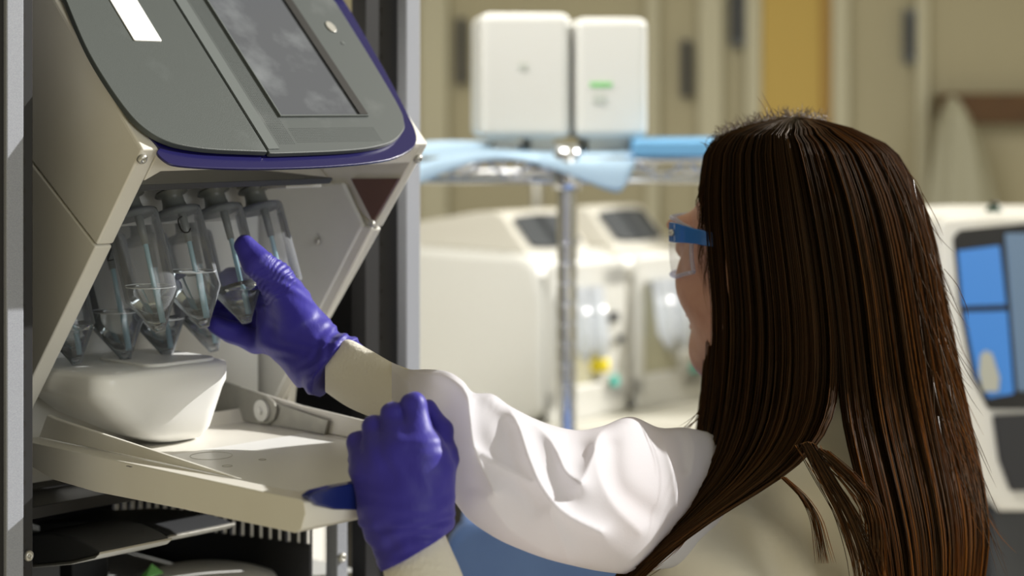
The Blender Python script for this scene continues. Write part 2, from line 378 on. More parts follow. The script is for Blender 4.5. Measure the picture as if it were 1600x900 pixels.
# wire shelf
SY = 2.40
sh = thing('wire_shelf', 'chrome wire shelving unit with ringed post in front of the instruments', 'shelf', (P(885, 0, SY).x, SY, 0))
xa = P(560, 0, SY).x; xb = P(1190, 0, SY).x; z0 = ZC-(250-HY)*SY/FPX; z1 = ZC-(282-HY)*SY/FPX
for y_, zz in ((SY, z0), (SY, z1), (SY+.30, z0), (SY+.30, z1)): obj('rim_wire', tube([(xa, y_, zz), (xb, y_, zz)], .0042, 8), M['chrome'], sh, smooth=True)
for y_ in (SY, SY+.30):
    n_ = 16; obj('truss', tube([(xa+(xb-xa)*i/n_, y_, z0 if i % 2 else z1) for i in range(n_+1)], .003, 6), M['chrome'], sh, smooth=True)
obj('deck', join(*[tube([(xa+(xb-xa)*i/28, SY, z0), (xa+(xb-xa)*i/28, SY+.30, z0)], .0025, 6) for i in range(29)]), M['chrome'], sh, smooth=True)
px_ = P(886, 0, SY).x
for (xx, yy) in ((px_, SY), (P(590, 0, SY).x, SY+.30), (P(1180, 0, SY).x, SY+.30)):
    prof = [(0, .0125)]
    for i in range(56):
        h = .03+i*.0254; prof += [(h, .0125), (h+.001, .0108), (h+.004, .0108), (h+.005, .0125)]
    prof.append((z0+.01, .0125))
    pl = obj('post', lathe((xx, yy, 0), (0, 0, 1), prof, 20), M['chrome'], sh, smooth=False)
    obj('collar', lathe((xx, yy, z1-.012), (0, 0, 1), [(0, .017), (.012, .019), (.045, .017), (.055, .014)], 20), M['chrome'], pl, smooth=True)
pp0 = P(839, 0, 3.72)
t = thing('support_pole', 'upright metal pole with dark collar behind the blurred bench instruments', 'pole', (pp0.x, 3.72, BZ))
obj('rod', lathe((pp0.x, 3.72, BZ), (0, 0, 1), [(0, .011), (.55, .011)], 20), M['steel'], t, smooth=True)
obj('sleeve_clamp', lathe((pp0.x, 3.72, BZ+.36), (0, 0, 1), [(0, .014), (.20, .014)], 20), M['dark'], t, smooth=True)
obj('foot', lathe((pp0.x, 3.72, BZ), (0, 0, 1), [(.0005, .04), (.010, .04), (.014, .014)], 24), M['dark'], t, smooth=True)
# boxes on the shelf
def sbox(x0, x1, xr, y0, y1, D, ang, label, green):
    p = P(x0, y1, D); t = thing('white_box', label, 'box', (p.x, p.y, z0+.004), ang, 'white boxes on the wire shelf')
    fr = yawfr((p.x, p.y, z0+.004), ang); w = (x1-x0)*D/FPX/math.cos(ang); h = (y1-y0)*D/FPX
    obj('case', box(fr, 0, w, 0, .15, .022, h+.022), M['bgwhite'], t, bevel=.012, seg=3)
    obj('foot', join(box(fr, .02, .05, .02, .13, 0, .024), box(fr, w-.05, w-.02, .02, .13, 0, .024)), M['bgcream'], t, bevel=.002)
    if green:
        obj('green_mark', box(fr, w*.20, w*.50, -.0015, .001, h*.44+.02, h*.475+.02), M['green'], t)
        obj('grey_mark', box(fr, w*.24, w*.42, -.0015, .001, h*.30+.02, h*.38+.02), M['greyprint'], t)
    else:
        obj('grey_mark', box(fr, w*.42, w*.52, -.0015, .001, h*.56+.02, h*.61+.02), M['greyprint'], t)
sbox(750, 893, 0, 24, 222, SY+.03, .10, 'taller white plastic box on the wire shelf, left one of the pair', False)
sbox(899, 1014, 0, 32, 222, SY+.045, .10, 'white box with green mark on the wire shelf', True)
# drapes
def sheet(rows, m, name, label, cat):
    n = len(rows[0]); V = [P(*p) for r in rows for p in r]
    Fc = [(i*n+k, i*n+k+1, (i+1)*n+k+1, (i+1)*n+k) for i in range(len(rows)-1) for k in range(n-1)]
    o = obj(name, (V, Fc), m, smooth=True, sub=2); s = o.modifiers.new('thickness', 'SOLIDIFY'); s.thickness = .003
    return tag(o, label, cat)
sheet([[(560, 232, SY+.3), (680, 218, SY+.3), (770, 222, SY+.22), (830, 226, SY+.2), (930, 228, SY+.2), (990, 230, SY+.2)],
       [(560, 262, SY-.0), (680, 236, SY-.01), (765, 232, SY-.01), (830, 242, SY-.01), (925, 240, SY-.01), (995, 240, SY-.01)],
       [(560, 300, SY-.015), (665, 262, SY-.02), (760, 236, SY-.02), (835, 247, SY-.02), (935, 262, SY-.02), (992, 262, SY-.02)],
       [(560, 330, SY-.015), (660, 286, SY-.02), (755, 243, SY-.02), (838, 251, SY-.02), (958, 303, SY-.02), (972, 303, SY-.02)]],
      M['cloth'], 'blue_drape', 'pale blue paper drape spread on the wire shelf and hanging over its rim', 'drape')
tag(obj('blue_liner', prism([(P(990, 0, SY).x, 0), (P(1180, 0, SY).x, 0), (P(1180, 0, SY).x, .3), (P(990, 0, SY).x, .3)], lambda a, b, c: Vector((a, SY-.022+b, z0+.004+c)), 0, .02), M['bluestrip'], bevel=.004),
    'bright blue folded liner lying on the wire shelf right of the drape', 'liner')

# ------------------------------------------------------------------ instrument on the right background
t = thing('touchscreen_instrument', 'blurred grey-white instrument with a tall blue screen at the right edge', 'instrument', (P(1560, 0, 2.5).x, 2.6, 0))
D2 = 2.45
bodyp = [(1468, 350), (1478, 342), (1560, 338), (1800, 338), (1800, 800), (1560, 800), (1535, 770), (1508, 690), (1482, 560), (1470, 440)]
def bgfr(D): return lambda a, b, c: P(a, b, D)+Vector((0, c, 0))
obj('body', prism(bodyp, bgfr(D2), 0, .28), M['white'], t, bevel=.010, seg=3)
fram = [(1490, 372), (1500, 360), (1600, 350), (1780, 350), (1780, 640), (1545, 640), (1520, 590), (1500, 480)]
obj('screen_frame', prism(fram, bgfr(D2-.006), 0, .008), M['black'], t, bevel=.003)
obj('screen', prism([(1497, 392), (1562, 384), (1572, 476), (1505, 478)], bgfr(D2-.010), 0, .006), M['bluescreen'], t, label='blue upper screen area')
obj('screen', prism([(1507, 488), (1574, 486), (1584, 615), (1545, 622), (1527, 590)], bgfr(D2-.010), 0, .006), M['bluescreen'], t, label='blue lower screen area')
obj('side_screen', prism([(1570, 365), (1780, 360), (1780, 620), (1590, 612)], bgfr(D2-.012), 0, .006), mat('pale_blue_side', (.14, .22, .34), .3), t, bevel=.003)
obj('picture_mark', prism([(1532, 556), (1540, 548), (1550, 552), (1562, 590), (1560, 612), (1536, 612), (1530, 585)], bgfr(D2-.013), 0, .003), mat('beige_print', (.45, .45, .38), .5), t)
obj('lower_recess', prism([(1552, 650), (1780, 640), (1780, 768), (1580, 768), (1562, 720)], bgfr(D2-.008), 0, .01), mat('charcoal_recess', (.025, .025, .028), .5), t, bevel=.003)
obj('stand', box(xyz, P(1560, 0, D2).x, P(1780, 0, D2).x, D2+.05, D2+.3, 0, ZC-(800-HY)*D2/FPX), M['darkgrey'], t, bevel=.01)
o = thing('bottle', 'small dark bottle standing on top of the grey-white instrument', 'bottle', P(1553, 338, D2+.1))
bz = P(1553, 338, D2+.1)
obj('glass', lathe(bz, (0, 0, 1), [(0, .011), (.010, .011), (.014, .006)], 16), mat('dark_green_glass', (.02, .05, .03), .3), o, smooth=True)
obj('stopper', lathe(bz+Vector((0, 0, .014)), (0, 0, 1), [(0, .006), (.005, .006)], 16), M['black'], o, smooth=True)

# blue chair behind the tray
t = thing('blue_chair', 'blue vinyl chair seen below the white sleeve', 'chair', (.15, 2.2, 0))
zt = ZC-(812-HY)*2.05/FPX
obj('seat_cushion', box(xyz, -.06, .42, 2.04, 2.36, zt-.10, zt-.03), M['bluepad'], t, bevel=.03, seg=4)
obj('backrest', prism(rrect(-.07, .43, zt-.34, zt+.01, .04), lambda a, b, c: Vector((a, 1.99+c, b)), 0, .05), M['bluepad'], t, bevel=.012, seg=3)
obj('column', tube([(.17, 2.2, .08), (.17, 2.2, zt-.09)], .03), M['darkgrey'], t, smooth=True)
for k in range(5):
    q = 2*math.pi*k/5
    obj('leg', tube([(.17, 2.2, .09), (.17+.2*math.cos(q), 2.2+.18*math.sin(q), .035)], [.025, .015]), M['darkgrey'], t, smooth=True)
tag(obj('white_cabinet', box(xyz, -1.0, -.24, 2.3, 2.6, 0, ZC-(770-HY)*2.3/FPX), M['white'], bevel=.01), 'low pale cabinet behind the rack, seen through its vent slots', 'cabinet')

# ------------------------------------------------------------------ equipment rack
rk = thing('equipment_rack', 'dark open equipment rack with grey edge posts around the sampler', 'rack', I(.15, -.4, -ZC), YAW)
SP = -.062; SPR = -.125
wl0 = onS(10.5, 400, SP)[0]; wl1 = onS(37.5, 400, SP)[0]; wl2 = onS(51.5, 400, SP-.012)[0]
wr0 = onS(585, 400, SPR)[0]; wr1 = onS(635, 400, SPR)[0]; wr2 = onS(657, 400, SPR)[0]
T0, T1 = -ZC+.02, .45
obj('post', box(lambda a, b, c: I(a, b, c), wl0, wl1, SP-.05, SP, T0, T1), M['rackgrey'], rk, bevel=.0012, label='speckled grey lit edge post')
obj('post', box(lambda a, b, c: I(a, b, c), wr1, wr2, SPR-.05, SPR, T0, T1), M['rackgrey'], rk, bevel=.0012, label='grey lit edge post')
def rail(w0, w1, s, holes):
    fr = lambda a, b, c: I(a, c, b)
    r = obj('mounting_rail', prism([(w0, T0), (w1, T0), (w1, T1), (w0, T1)], fr, s-.02, s), M['dark'], rk, bevel=.0008)
    hs = []
    z = -.42
    while z < .12:
        hs.append(prism([(w0+(w1-w0)*.5+.0014*math.cos(q*math.pi/4), z+.0022*math.sin(q*math.pi/4)) for q in range(8)], fr, s, s+.0006)); z += .0222
    obj('hole', join(*hs), M['black'], r)
    return r
rail(wl1, wl2, SP-.012, True)
rr = rail(wr0, wr1, SPR-.012, True)
# dark outer skins and interior
obj('side_skin', box(lambda a, b, c: I(a, b, c), wl0-.004, wl0-.0005, -.75, SP-.004, T0, T1), M['black'], rk)
obj('side_skin', box(lambda a, b, c: I(a, b, c), wr2-.004, wr2-.0005, -.75, SPR-.05, -.325, .06), M['dark'], rk)
obj('back_skin', box(lambda a, b, c: I(a, b, c), wl0, wr2, -.76, -.75, T0, T1), M['dark'], rk)
obj('shelf_plate', box(lambda a, b, c: I(a, b, c), wl1+.001, wr1-.001, -.60, -.15, -.335, -.325), M['dark'], rk, bevel=.001)
LZ = -.452
obj('lower_shelf', box(lambda a, b, c: I(a, b, c), wl1+.001, wr1-.001, -.62, -.12, LZ-.012, LZ), M['shelfgrey'], rk, bevel=.001, label='steel lower shelf')
# slotted side panel
sw = .285
x0_, s_l, zlo = onW(181, 812, sw); x1_, s_r, zlo2 = onW(480, 850, sw)
parts = [prism([(-.62, LZ+.001), (-.135, LZ+.001), (-.135, zlo2), (s_r+.004, zlo2), (s_l-.004, zlo), (-.62, zlo)], lambda a, b, c: I(sw+c, a, b), 0, .003),
         prism([(-.62, -.345), (-.135, -.345), (-.135, -.336), (-.62, -.336)], lambda a, b, c: I(sw+c, a, b), 0, .003),
         prism([(s_r+.004, zlo2), (-.135, zlo2), (-.135, -.345), (s_r+.004, -.345)], lambda a, b, c: I(sw+c, a, b), 0, .003),
         prism([(-.62, zlo), (s_l-.004, zlo), (s_l-.004, -.345), (-.62, -.345)], lambda a, b, c: I(sw+c, a, b), 0, .003)]
ns = 23; pit = (s_r-s_l)/(ns-1)
for i in range(ns-1):
    if i == 11: wbar = .62
    else: wbar = .5
    c = s_l+pit*(i+.5); zz = zlo+(zlo2-zlo)*(i+.5)/(ns-1)
    parts.append(prism([(c-pit*wbar/2, zz-.004), (c+pit*wbar/2, zz-.004), (c+pit*wbar/2, -.345), (c-pit*wbar/2, -.345)], lambda a, b, c_: I(sw+c_, a, b), 0, .003))
obj('slotted_panel', join(*parts), M['dark'], rk)
# right inner rail and screws
w_, s_, z_ = onS(535, 860, SPR-.004)
ir = obj('inner_rail', box(lambda a, b, c: I(a, b, c), w_-.0065, w_+.0065, SPR-.02, SPR-.004, -.52, -.30), M['rackgrey'], rk, bevel=.0008)
def screw(p, ax, r, par, name='screw'):
    ax = Vector(ax).normalized()
    o = obj(name, lathe(p, ax, [(0, r), (r*.5, r), (r*.85, r*.7), (r*.85, r*.32), (r*.4, r*.3)], 16), M['steel'], par, smooth=True); return o
screw(I(*onS(533, 871, SPR-.004)), Fv, .0045, ir)
screw(I(*onS(43, 868, SP-.012)), Fv, .0042, rk)

# things on the lower shelf
def scoop(poly, rim, w, label):
    a = [onW(x, y, w)[1:] for x, y in poly]; r_ = [onW(x, y, w)[1:] for x, y in rim]
    ms = sum(q[0] for q in a)/len(a); zb = min(q[1] for q in a)
    t = thing('reagent_tray', label, 'tray', I(w+.03, ms, LZ), 0, 'dark moulded trays on the lower shelf')
    obj('shell', prism(a, lambda q, z, ww: I(ww, q, z), w, w+.07), M['darkgrey'], t, bevel=.007, seg=4)
    obj('rim', prism(r_, lambda q, z, ww: I(ww, q, z), w-.001, w+.071), M['steel'], t, bevel=.0008, label='pale rim')
    obj('foot', box(lambda q, ww, z: I(ww, q, z), ms-.11, ms-.08, w+.01, w+.05, LZ, zb+.003), M['darkgrey'], t, bevel=.002)
scoop([(30, 836), (80, 832), (115, 840), (140, 852), (155, 862), (152, 868), (112, 878), (30, 885)], [(30, 884), (112, 877), (152, 867), (157, 862), (157, 866), (150, 873), (112, 882), (30, 889)], .03,
      'small dark moulded tray at bottom left beside the rack post')
scoop([(60, 815), (150, 812), (215, 818), (250, 830), (264, 837), (258, 842), (200, 848), (60, 842)], [(200, 848), (258, 841), (264, 836), (267, 839), (258, 846), (200, 853), (160, 852), (160, 849)], .13,
      'longer dark moulded tray with pale rim under the open door')
p = onZ(318, 903, LZ+.02)
t = thing('dish', 'white rounded dish upside down on the steel lower shelf at the bottom edge', 'lid', I(p[0], p[1], LZ))
obj('dome', lathe(I(p[0], p[1], LZ), (0, 0, 1), [(0, .062), (.012, .07), (.02, .066), (.026, .045), (.028, .001)], 48), M['white2'], t, smooth=True)
obj('foot_ring', lathe(I(p[0], p[1], LZ+.010), (0, 0, 1), [(0, .0715), (.003, .073), (.006, .0705)], 48, False), M['white2'], t, smooth=True)
p = onZ(238, 897, LZ+.03)
tag(obj('paper_scrap', (lambda c: ([I(c[0]-.012, c[1]-.006, LZ+.0255), I(c[0]+.012, c[1]-.004, LZ+.027), I(c[0]+.010, c[1]+.004, LZ+.030), I(c[0]-.002, c[1]+.002, LZ+.040), I(c[0]-.010, c[1]+.004, LZ+.029)], [(0, 1, 3), (1, 2, 3), (2, 4, 3), (4, 0, 3), (0, 1, 2, 4)]))(p), M['leaf']), 'small torn green paper scrap on the white dish', 'paper')

# ------------------------------------------------------------------ the sampler (main instrument)
ins = thing('liquid_sampler', 'large cream laboratory sampler with grey touchscreen face and open drop-down door', 'instrument', I(.15, -.2, -.325), YAW)
TT = .30; TH = .016; BK = -.42
A_ = (-.0587, -.109); B_ = (BK, -.109+(BK+.0587)*-.71)
top = (-TT*.70, PK+TT*.714)
Qe = (-.172, PK-.172/.62*.785)
seam = .0007
upper = [(0, PK), (A_[0]+.0004, A_[1]+seam), (-.29, -.109+(-.29+.0587)*-.71+seam), (-.29, .30), (top[0]-.02, .30), (top[0], top[1])]
zs_ = -.109+(-.29+.0587)*-.71
lower = [(A_[0]-.0004, A_[1]-seam), Qe, (Qe[0]-.01, -.318), (BK, -.318), (BK, zs_), (-.29, zs_-seam)]
hl = obj('side_panel', prism(upper, wall_fr, 0, TH), M['white'], ins, bevel=.0018)
ll = obj('lower_side_panel', prism(lower, wall_fr, 0, TH), M['white'], ins, bevel=.0018)
obj('side_panel', prism(upper, wall_fr, .3035-TH*.6, .3035), M['white'], ins, bevel=.0018)
obj('lower_side_panel', prism(lower, wall_fr, .3035-TH*.6, .3035), M['white'], ins, bevel=.0018)
obj('back_panel', box(lambda a, b, c: I(a, b, c), TH+.0005, .30-TH, BK+.004, BK+.016, -.318, .28), M['inner'], ins)
obj('interior_back', box(lambda a, b, c: I(a, b, c), TH+.0005, .282, -.215, -.205, -.318, -.06), M['inner'], ins)
# front slab of the hood
face = obj('front_frame', prism([(0.0003, 0.0), (.3032, 0), (.3032, TT), (.0003, TT)], PAN, -.016, .0012), M['white'], ins, bevel=.002)
# band under the peak, with sloping inner corners
wA, tA = low(203, 291); wB, tB = low(640, 262); 
obj('lower_band', prism([(TH+.0003, .001), (.2935, .001), (.2935, .020), (.25, .0215), (TH+.012, .0215), (TH+.0003, .031)], LOW, -.010, .0002), M['white'], ins, bevel=.0012)
# blue surround and grey panels
def pp(lst, d=0): return [pan(x, y, d) for x, y in lst]
blue_px = [(248, 234), (243, 242), (256, 255), (275, 262), (330, 266), (420, 267), (520, 263), (600, 254), (636, 240), (648, 226), (647, 208), (636, 183), (612, 136), (575, 70), (541, 12)]
blue_px = [tuple(q) for q in crom(blue_px, 60)]
bl = pp(blue_px)
wL = pan(163, 130)[0]; wR = pan(640, 178)[0]
bl = [pan(*q) for q in crom([(95, 0), (128, 68), (160, 127), (197, 180), (231, 217), (241, 228)], 24)]+bl[1:]+[(pan(541, 12)[0], TT-.06), (.27, TT-.03), (.24, TT-.015), (.05, TT-.015), (.02, TT-.03)]
bs = obj('blue_surround', prism(bl, PAN, .0002, .0026), M['blue'], ins, bevel=.0008)
g1 = [(101, 0), (133, 75), (167, 133), (203, 182), (232, 208), (262, 223), (295, 231), (340, 236), (417, 239)]
g1 = [tuple(q) for q in crom(g1, 50)]+[(281, 0)]
G1 = pp(g1, .007); G1[-1] = (G1[-2][0], TT-.03); G1.append((.05, TT-.03)); G1.append((G1[0][0]+.002, TT-.05))
pl_ = obj('left_face_panel', prism(G1, PAN, .0035, .0085), M['panel'], ins, bevel=.0009, seg=3)
g2 = [(421, 240), (440, 240), (520, 237), (575, 232), (612, 222), (630, 205), (631, 190), (622, 165), (578, 90), (525, 5)]
g2 = [tuple(q) for q in crom(g2, 60)]
G2 = pp(g2, .007); G2 += [(G2[-1][0]-.012, TT-.035), (G2[0][0], TT-.03)]
G2[0] = (pan(421, 240, .007)[0], G2[0][1]); G2[-1] = (G2[0][0], TT-.03)
pr_ = obj('right_face_panel', prism(G2, PAN, .003, .0075), M['panel2'], ins, bevel=.0009, seg=3)
obj('centre_strip', prism([(G2[0][0]+.0008, G2[0][1]+.004), (G2[0][0]+.012, G2[0][1]+.004), (G2[0][0]+.012, TT-.035), (G2[0][0]+.0008, TT-.035)], PAN, .0076, .0082), M['bezel'], pr_)
# touchscreen
s0 = pan(438, 181, .008); s1 = pan(573, 181, .008); sw0 = s0[0]; sw1 = s1[0]; st0 = (s0[1]+s1[1])/2; st1 = pan(452, 2, .008)[1]+.004
scr = obj('touchscreen', prism(rrect(sw0, sw1, st0, st1, .0015), PAN, .0077, .0084), M['screen'], ins)
fw = .0011
obj('screen_border', join(box(PAN, sw0-fw, sw1+fw, st0-fw, st0, .0077, .0095), box(PAN, sw0-fw, sw0, st0, st1, .0077, .0095), box(PAN, sw0-fw, sw1+fw, st1, st1+fw, .0077, .0095)), M['bezel'], scr)
obj('screen_edge', box(PAN, sw1-.0085, sw1+.0005, st0, st1, .0077, .0100), M['black'], scr, label='black right edge of the touchscreen')
# perforated dots beside the screen
dots = []
for i in range(9):
    for j in range(150):
        dots.append((G2[0][0]+.0165+i*.0019, G2[0][1]+.010+j*.0019))
for i in range(82):
    for j in range(9): dots.append((G2[0][0]+.036+i*.0019, G2[0][1]+.0115+j*.0019))
dv = [prism([(a-.0004, b-.0004), (a+.0004, b-.0004), (a+.0004, b+.0004), (a-.0004, b+.0004)], PAN, .0074, .0077) for a, b in dots if a < sw1 and (a < sw0-.002 or b < st0-.002) and b < TT-.04]
obj('dot_pattern', join(*dv), mat('dark_dots', (.07, .08, .08), .5), pr_)
# white badge
q = [pan(x, y, .0088) for x, y in [(210, 64), (253, 65), (222, 0), (176, 0)]]
bw0 = (q[0][0]); bw1 = q[1][0]; bt0 = (q[0][1]+q[1][1])/2
obj('badge', prism(rrect(bw0, bw1, bt0, bt0+.068, .0015), PAN, .0084, .0094), M['white2'], pl_, label='blank white badge')
# power light
q = pan(517, 42, .008)
pw = obj('power_button', prism([(q[0]+.0048*math.cos(a), q[1]+.0068*math.sin(a)) for a in np.linspace(0, 2*math.pi, 24, endpoint=False)], PAN, .0076, .0086), M['steel'], pr_, bevel=.0004)
q = pan(536, 67, .008); obj('indicator', prism([(q[0]+.0018*math.cos(a), q[1]+.0018*math.sin(a)) for a in np.linspace(0, 2*math.pi, 16, endpoint=False)], PAN, .0076, .0081), M['bezel'], pr_)
# screws on the front frame
for x_, y_ in ((221, 247), (652, 247)):
    w_, t_ = low(x_, y_)
    screw(LOW(w_, t_, .0), LOW(0, 0, 1)-LOW(0, 0, 0), .0042, ins, 'frame_plug')
# hood ceiling plate with tube collars
ce = obj('tube_carrier', prism([(-.205, -.066), (-.028, -.066), (-.024, -.061), (-.205, -.052)], wall_fr, TH+.001, .215), M['darkgrey'], ins, bevel=.001)
obj('carrier_wing', prism([(-.20, -.078), (-.05, -.070), (-.05, -.067), (-.20, -.067)], wall_fr, .185, .225), M['inner'], ins, bevel=.001)
# right inner wall detail
wi = .3035-TH*.6-.0005
def inn(pts, w): return [onW(x, y, w)[1:] for x, y in pts]
obj('inner_liner', prism(inn([(478, 290), (535, 285), (566, 352), (420, 640), (330, 640), (330, 290)], wi-.006), wall_fr, wi-.006, wi-.001), M['inner'], ins, bevel=.003, seg=3)
obj('amber_window', prism(inn([(548, 279), (622, 279), (582, 346)], wi-.003), wall_fr, wi-.003, wi-.0005), M['maroon'], ins, label='maroon triangular window')
obj('inner_channel', prism(inn([(566, 352), (583, 356), (446, 622), (425, 640)], wi-.002), wall_fr, wi-.004, wi-.0005), M['white'], ins, bevel=.001)
for x_, y_ in ((497, 377), (395, 567), (582, 350)):
    w_, s_, z_ = onW(x_, y_, wi-.007)
    screw(I(w_, s_, z_), -Wv, .0035, ins, 'liner_screw')

# ---- drop-down door (tray)
DW1 = .252; DF = .187
ZF = -.284
def door_mesh():
    V = []; secs = [(0, -.272), (.0165, -.272), (.0185, ZF), (.239, ZF), (.241, -.272), (DW1, -.272)]
    for w, zf in secs:
        pr = [(-.165, -.272), (-.158, zf), (.146, zf), (.160, -.272), (DF-.004, -.272), (DF, -.2735), (DF+.0015, -.281), (DF-.003, -.2925), (DF-.010, -.296), (.05, -.2975), (-.06, -.300), (-.12, -.298), (-.165, -.288)]
        n = len(pr); V += [I(w, a, b) for a, b in pr]
    m = len(secs)
    Fc = [(i*n+k, i*n+(k+1) % n, (i+1)*n+(k+1) % n, (i+1)*n+k) for i in range(m-1) for k in range(n)]
    return V, Fc+[tuple(range(n)), tuple(range((m-1)*n, m*n))]
door = obj('drop_down_door', door_mesh(), M['white'], ins, bevel=.003, seg=3)
# left wedge rib, and its foot ledge
lw = .016
rib = [onW(x, y, lw)[1:] for x, y in [(73, 648), (86, 652), (374, 748)]]
obj('door_rib', prism([(rib[0][0], rib[0][1]), (rib[1][0], rib[1][1]-.001), (rib[2][0], -.2715), (rib[0][0]-.012, -.2715)], wall_fr, lw, lw+.004), M['white'], door, bevel=.0012)
bw = .230
rw = [onW(x, y, bw+.005)[1:] for x, y in [(394, 611), (470, 634), (590, 672)]]
obj('side_wall', prism([(rw[0][0], rw[0][1]), (rw[1][0], rw[1][1]), (rw[2][0], max(rw[2][1], -.268)), (.146, -.270), (.146, ZF+.0005), (rw[0][0]-.02, ZF+.0005), (rw[0][0]-.02, rw[0][1]-.004)], wall_fr, bw+.005, bw+.0085), M['white'], door, bevel=.001)
bp_ = [onW(x, y, bw)[1:] for x, y in [(400, 620), (512, 657), (507, 686), (395, 684)]]
br = obj('hinge_bracket', prism([(a, max(b, ZF+.0005)) for a, b in bp_], wall_fr, bw, bw+.003), M['bracket'], door, bevel=.0006)
ha = [onW(x, y, bw-.003)[1:] for x, y in [(322, 590), (345, 595), (395, 611), (415, 618), (427, 628), (432, 641), (428, 655), (418, 663), (404, 666), (352, 676), (322, 670)]]
obj('hinge_arm', prism([(a, max(b, ZF+.0005)) for a, b in ha], wall_fr, bw-.003, bw-.0006), M['bracket'], br, bevel=.0005)
w_, s_, z_ = onW(411, 641, bw-.0032)
obj('roller', lathe(I(w_, s_, z_), -Wv, [(0, .0095), (.003, .0095), (.0034, .0035), (.006, .0033), (.0065, .001)], 28), M['inner'], br, bevel=0, smooth=False)
w_, s_, z_ = onW(331, 653, bw-.0035)
obj('hinge_bolt', lathe(I(w_, s_, z_), -Wv, [(0, .0065), (.005, .0065), (.005, .003), (.003, .0028)], 20), M['steel'], br)
obj('floor_plate', box(lambda a, b, c: I(a, b, c),   .03, DW1-.03, -.070, .138, ZF+.0001, ZF+.0008), M['white2'], door, bevel=.0005)
# blue handle
h_ = [onS(x, y, DF+.002) for x, y in [(479, 776), (492, 767), (520, 760), (565, 752), (620, 745), (655, 748), (668, 762), (655, 782), (620, 791), (565, 797), (520, 796), (492, 790)]]
hd = obj('handle', prism([(a[0], a[2]) for a in h_], lambda a, b, c: I(a, c, b), DF-.006, DF+.0045), M['navy'], door, bevel=.002, seg=3)
# marks moulded on the door
for x_, y_, r_ in ((330, 712, .017), (355, 728, .004), (410, 718, .003)):
    w_, s_, z_ = onZ(x_, y_, ZF+.001)
    ring = [(I(w_+r_*math.cos(a), s_+r_*math.sin(a), ZF+.001)) for a in np.linspace(0, 2*math.pi, 33)]
    obj('moulded_ring', tube(ring, .00018, 5, False), M['steel'], door)
for x_, y_ in ((202, 729),):
    w_, s_, z_ = onZ(x_, y_, -.272); obj('scuff', box(lambda a, b, c: I(a, b, c), w_-.0008, w_+.0008, s_-.003, s_+.003, -.2720, -.2717), M['ink'], door)

# waste container
t = thing('waste_container', 'glossy white rounded waste container inside the sampler below the tubes', 'container', I(.06, -.13, -.2715), YAW)
def cont():
    rings = [(-.2836, .112, .148, -.150, -.120, .012), (-.2815, .098, .151, -.154, -.111, .018), (-.272, .072, .1525, -.157, -.099, .02), (-.255, .044, .153, -.195, -.090, .022), (-.237, .023, .1535, -.200, -.083, .02),
             (-.230, .0185, .154, -.200, -.080, .018), (-.219, .018, .154, -.200, -.079, .018), (-.2155, .0195, .153, -.199, -.081, .016), (-.214, .023, .149, -.196, -.085, .014)]
    V = []; n = 0
    for z, a0, a1, b0, b1, r in rings:
        pts = rrect(a0, a1, b0, b1, r, 8); n = len(pts); V += [I(a, b, z) for a, b in pts]
    m = len(rings)
    Fc = [(i*n+k, i*n+(k+1) % n, (i+1)*n+(k+1) % n, (i+1)*n+k) for i in range(m-1) for k in range(n)]
    return V, Fc+[tuple(range(n))[::-1], tuple(range((m-1)*n, m*n))]
cb = obj('tub', cont(), M['white2'], t, smooth=True)
obj('lid_ridge', prism(rrect(.075, .146, -.17, -.090, .012, 6), lambda a, b, c: I(a, b, c), -.2145, -.2115), M['white2'], t, bevel=.002, seg=3)

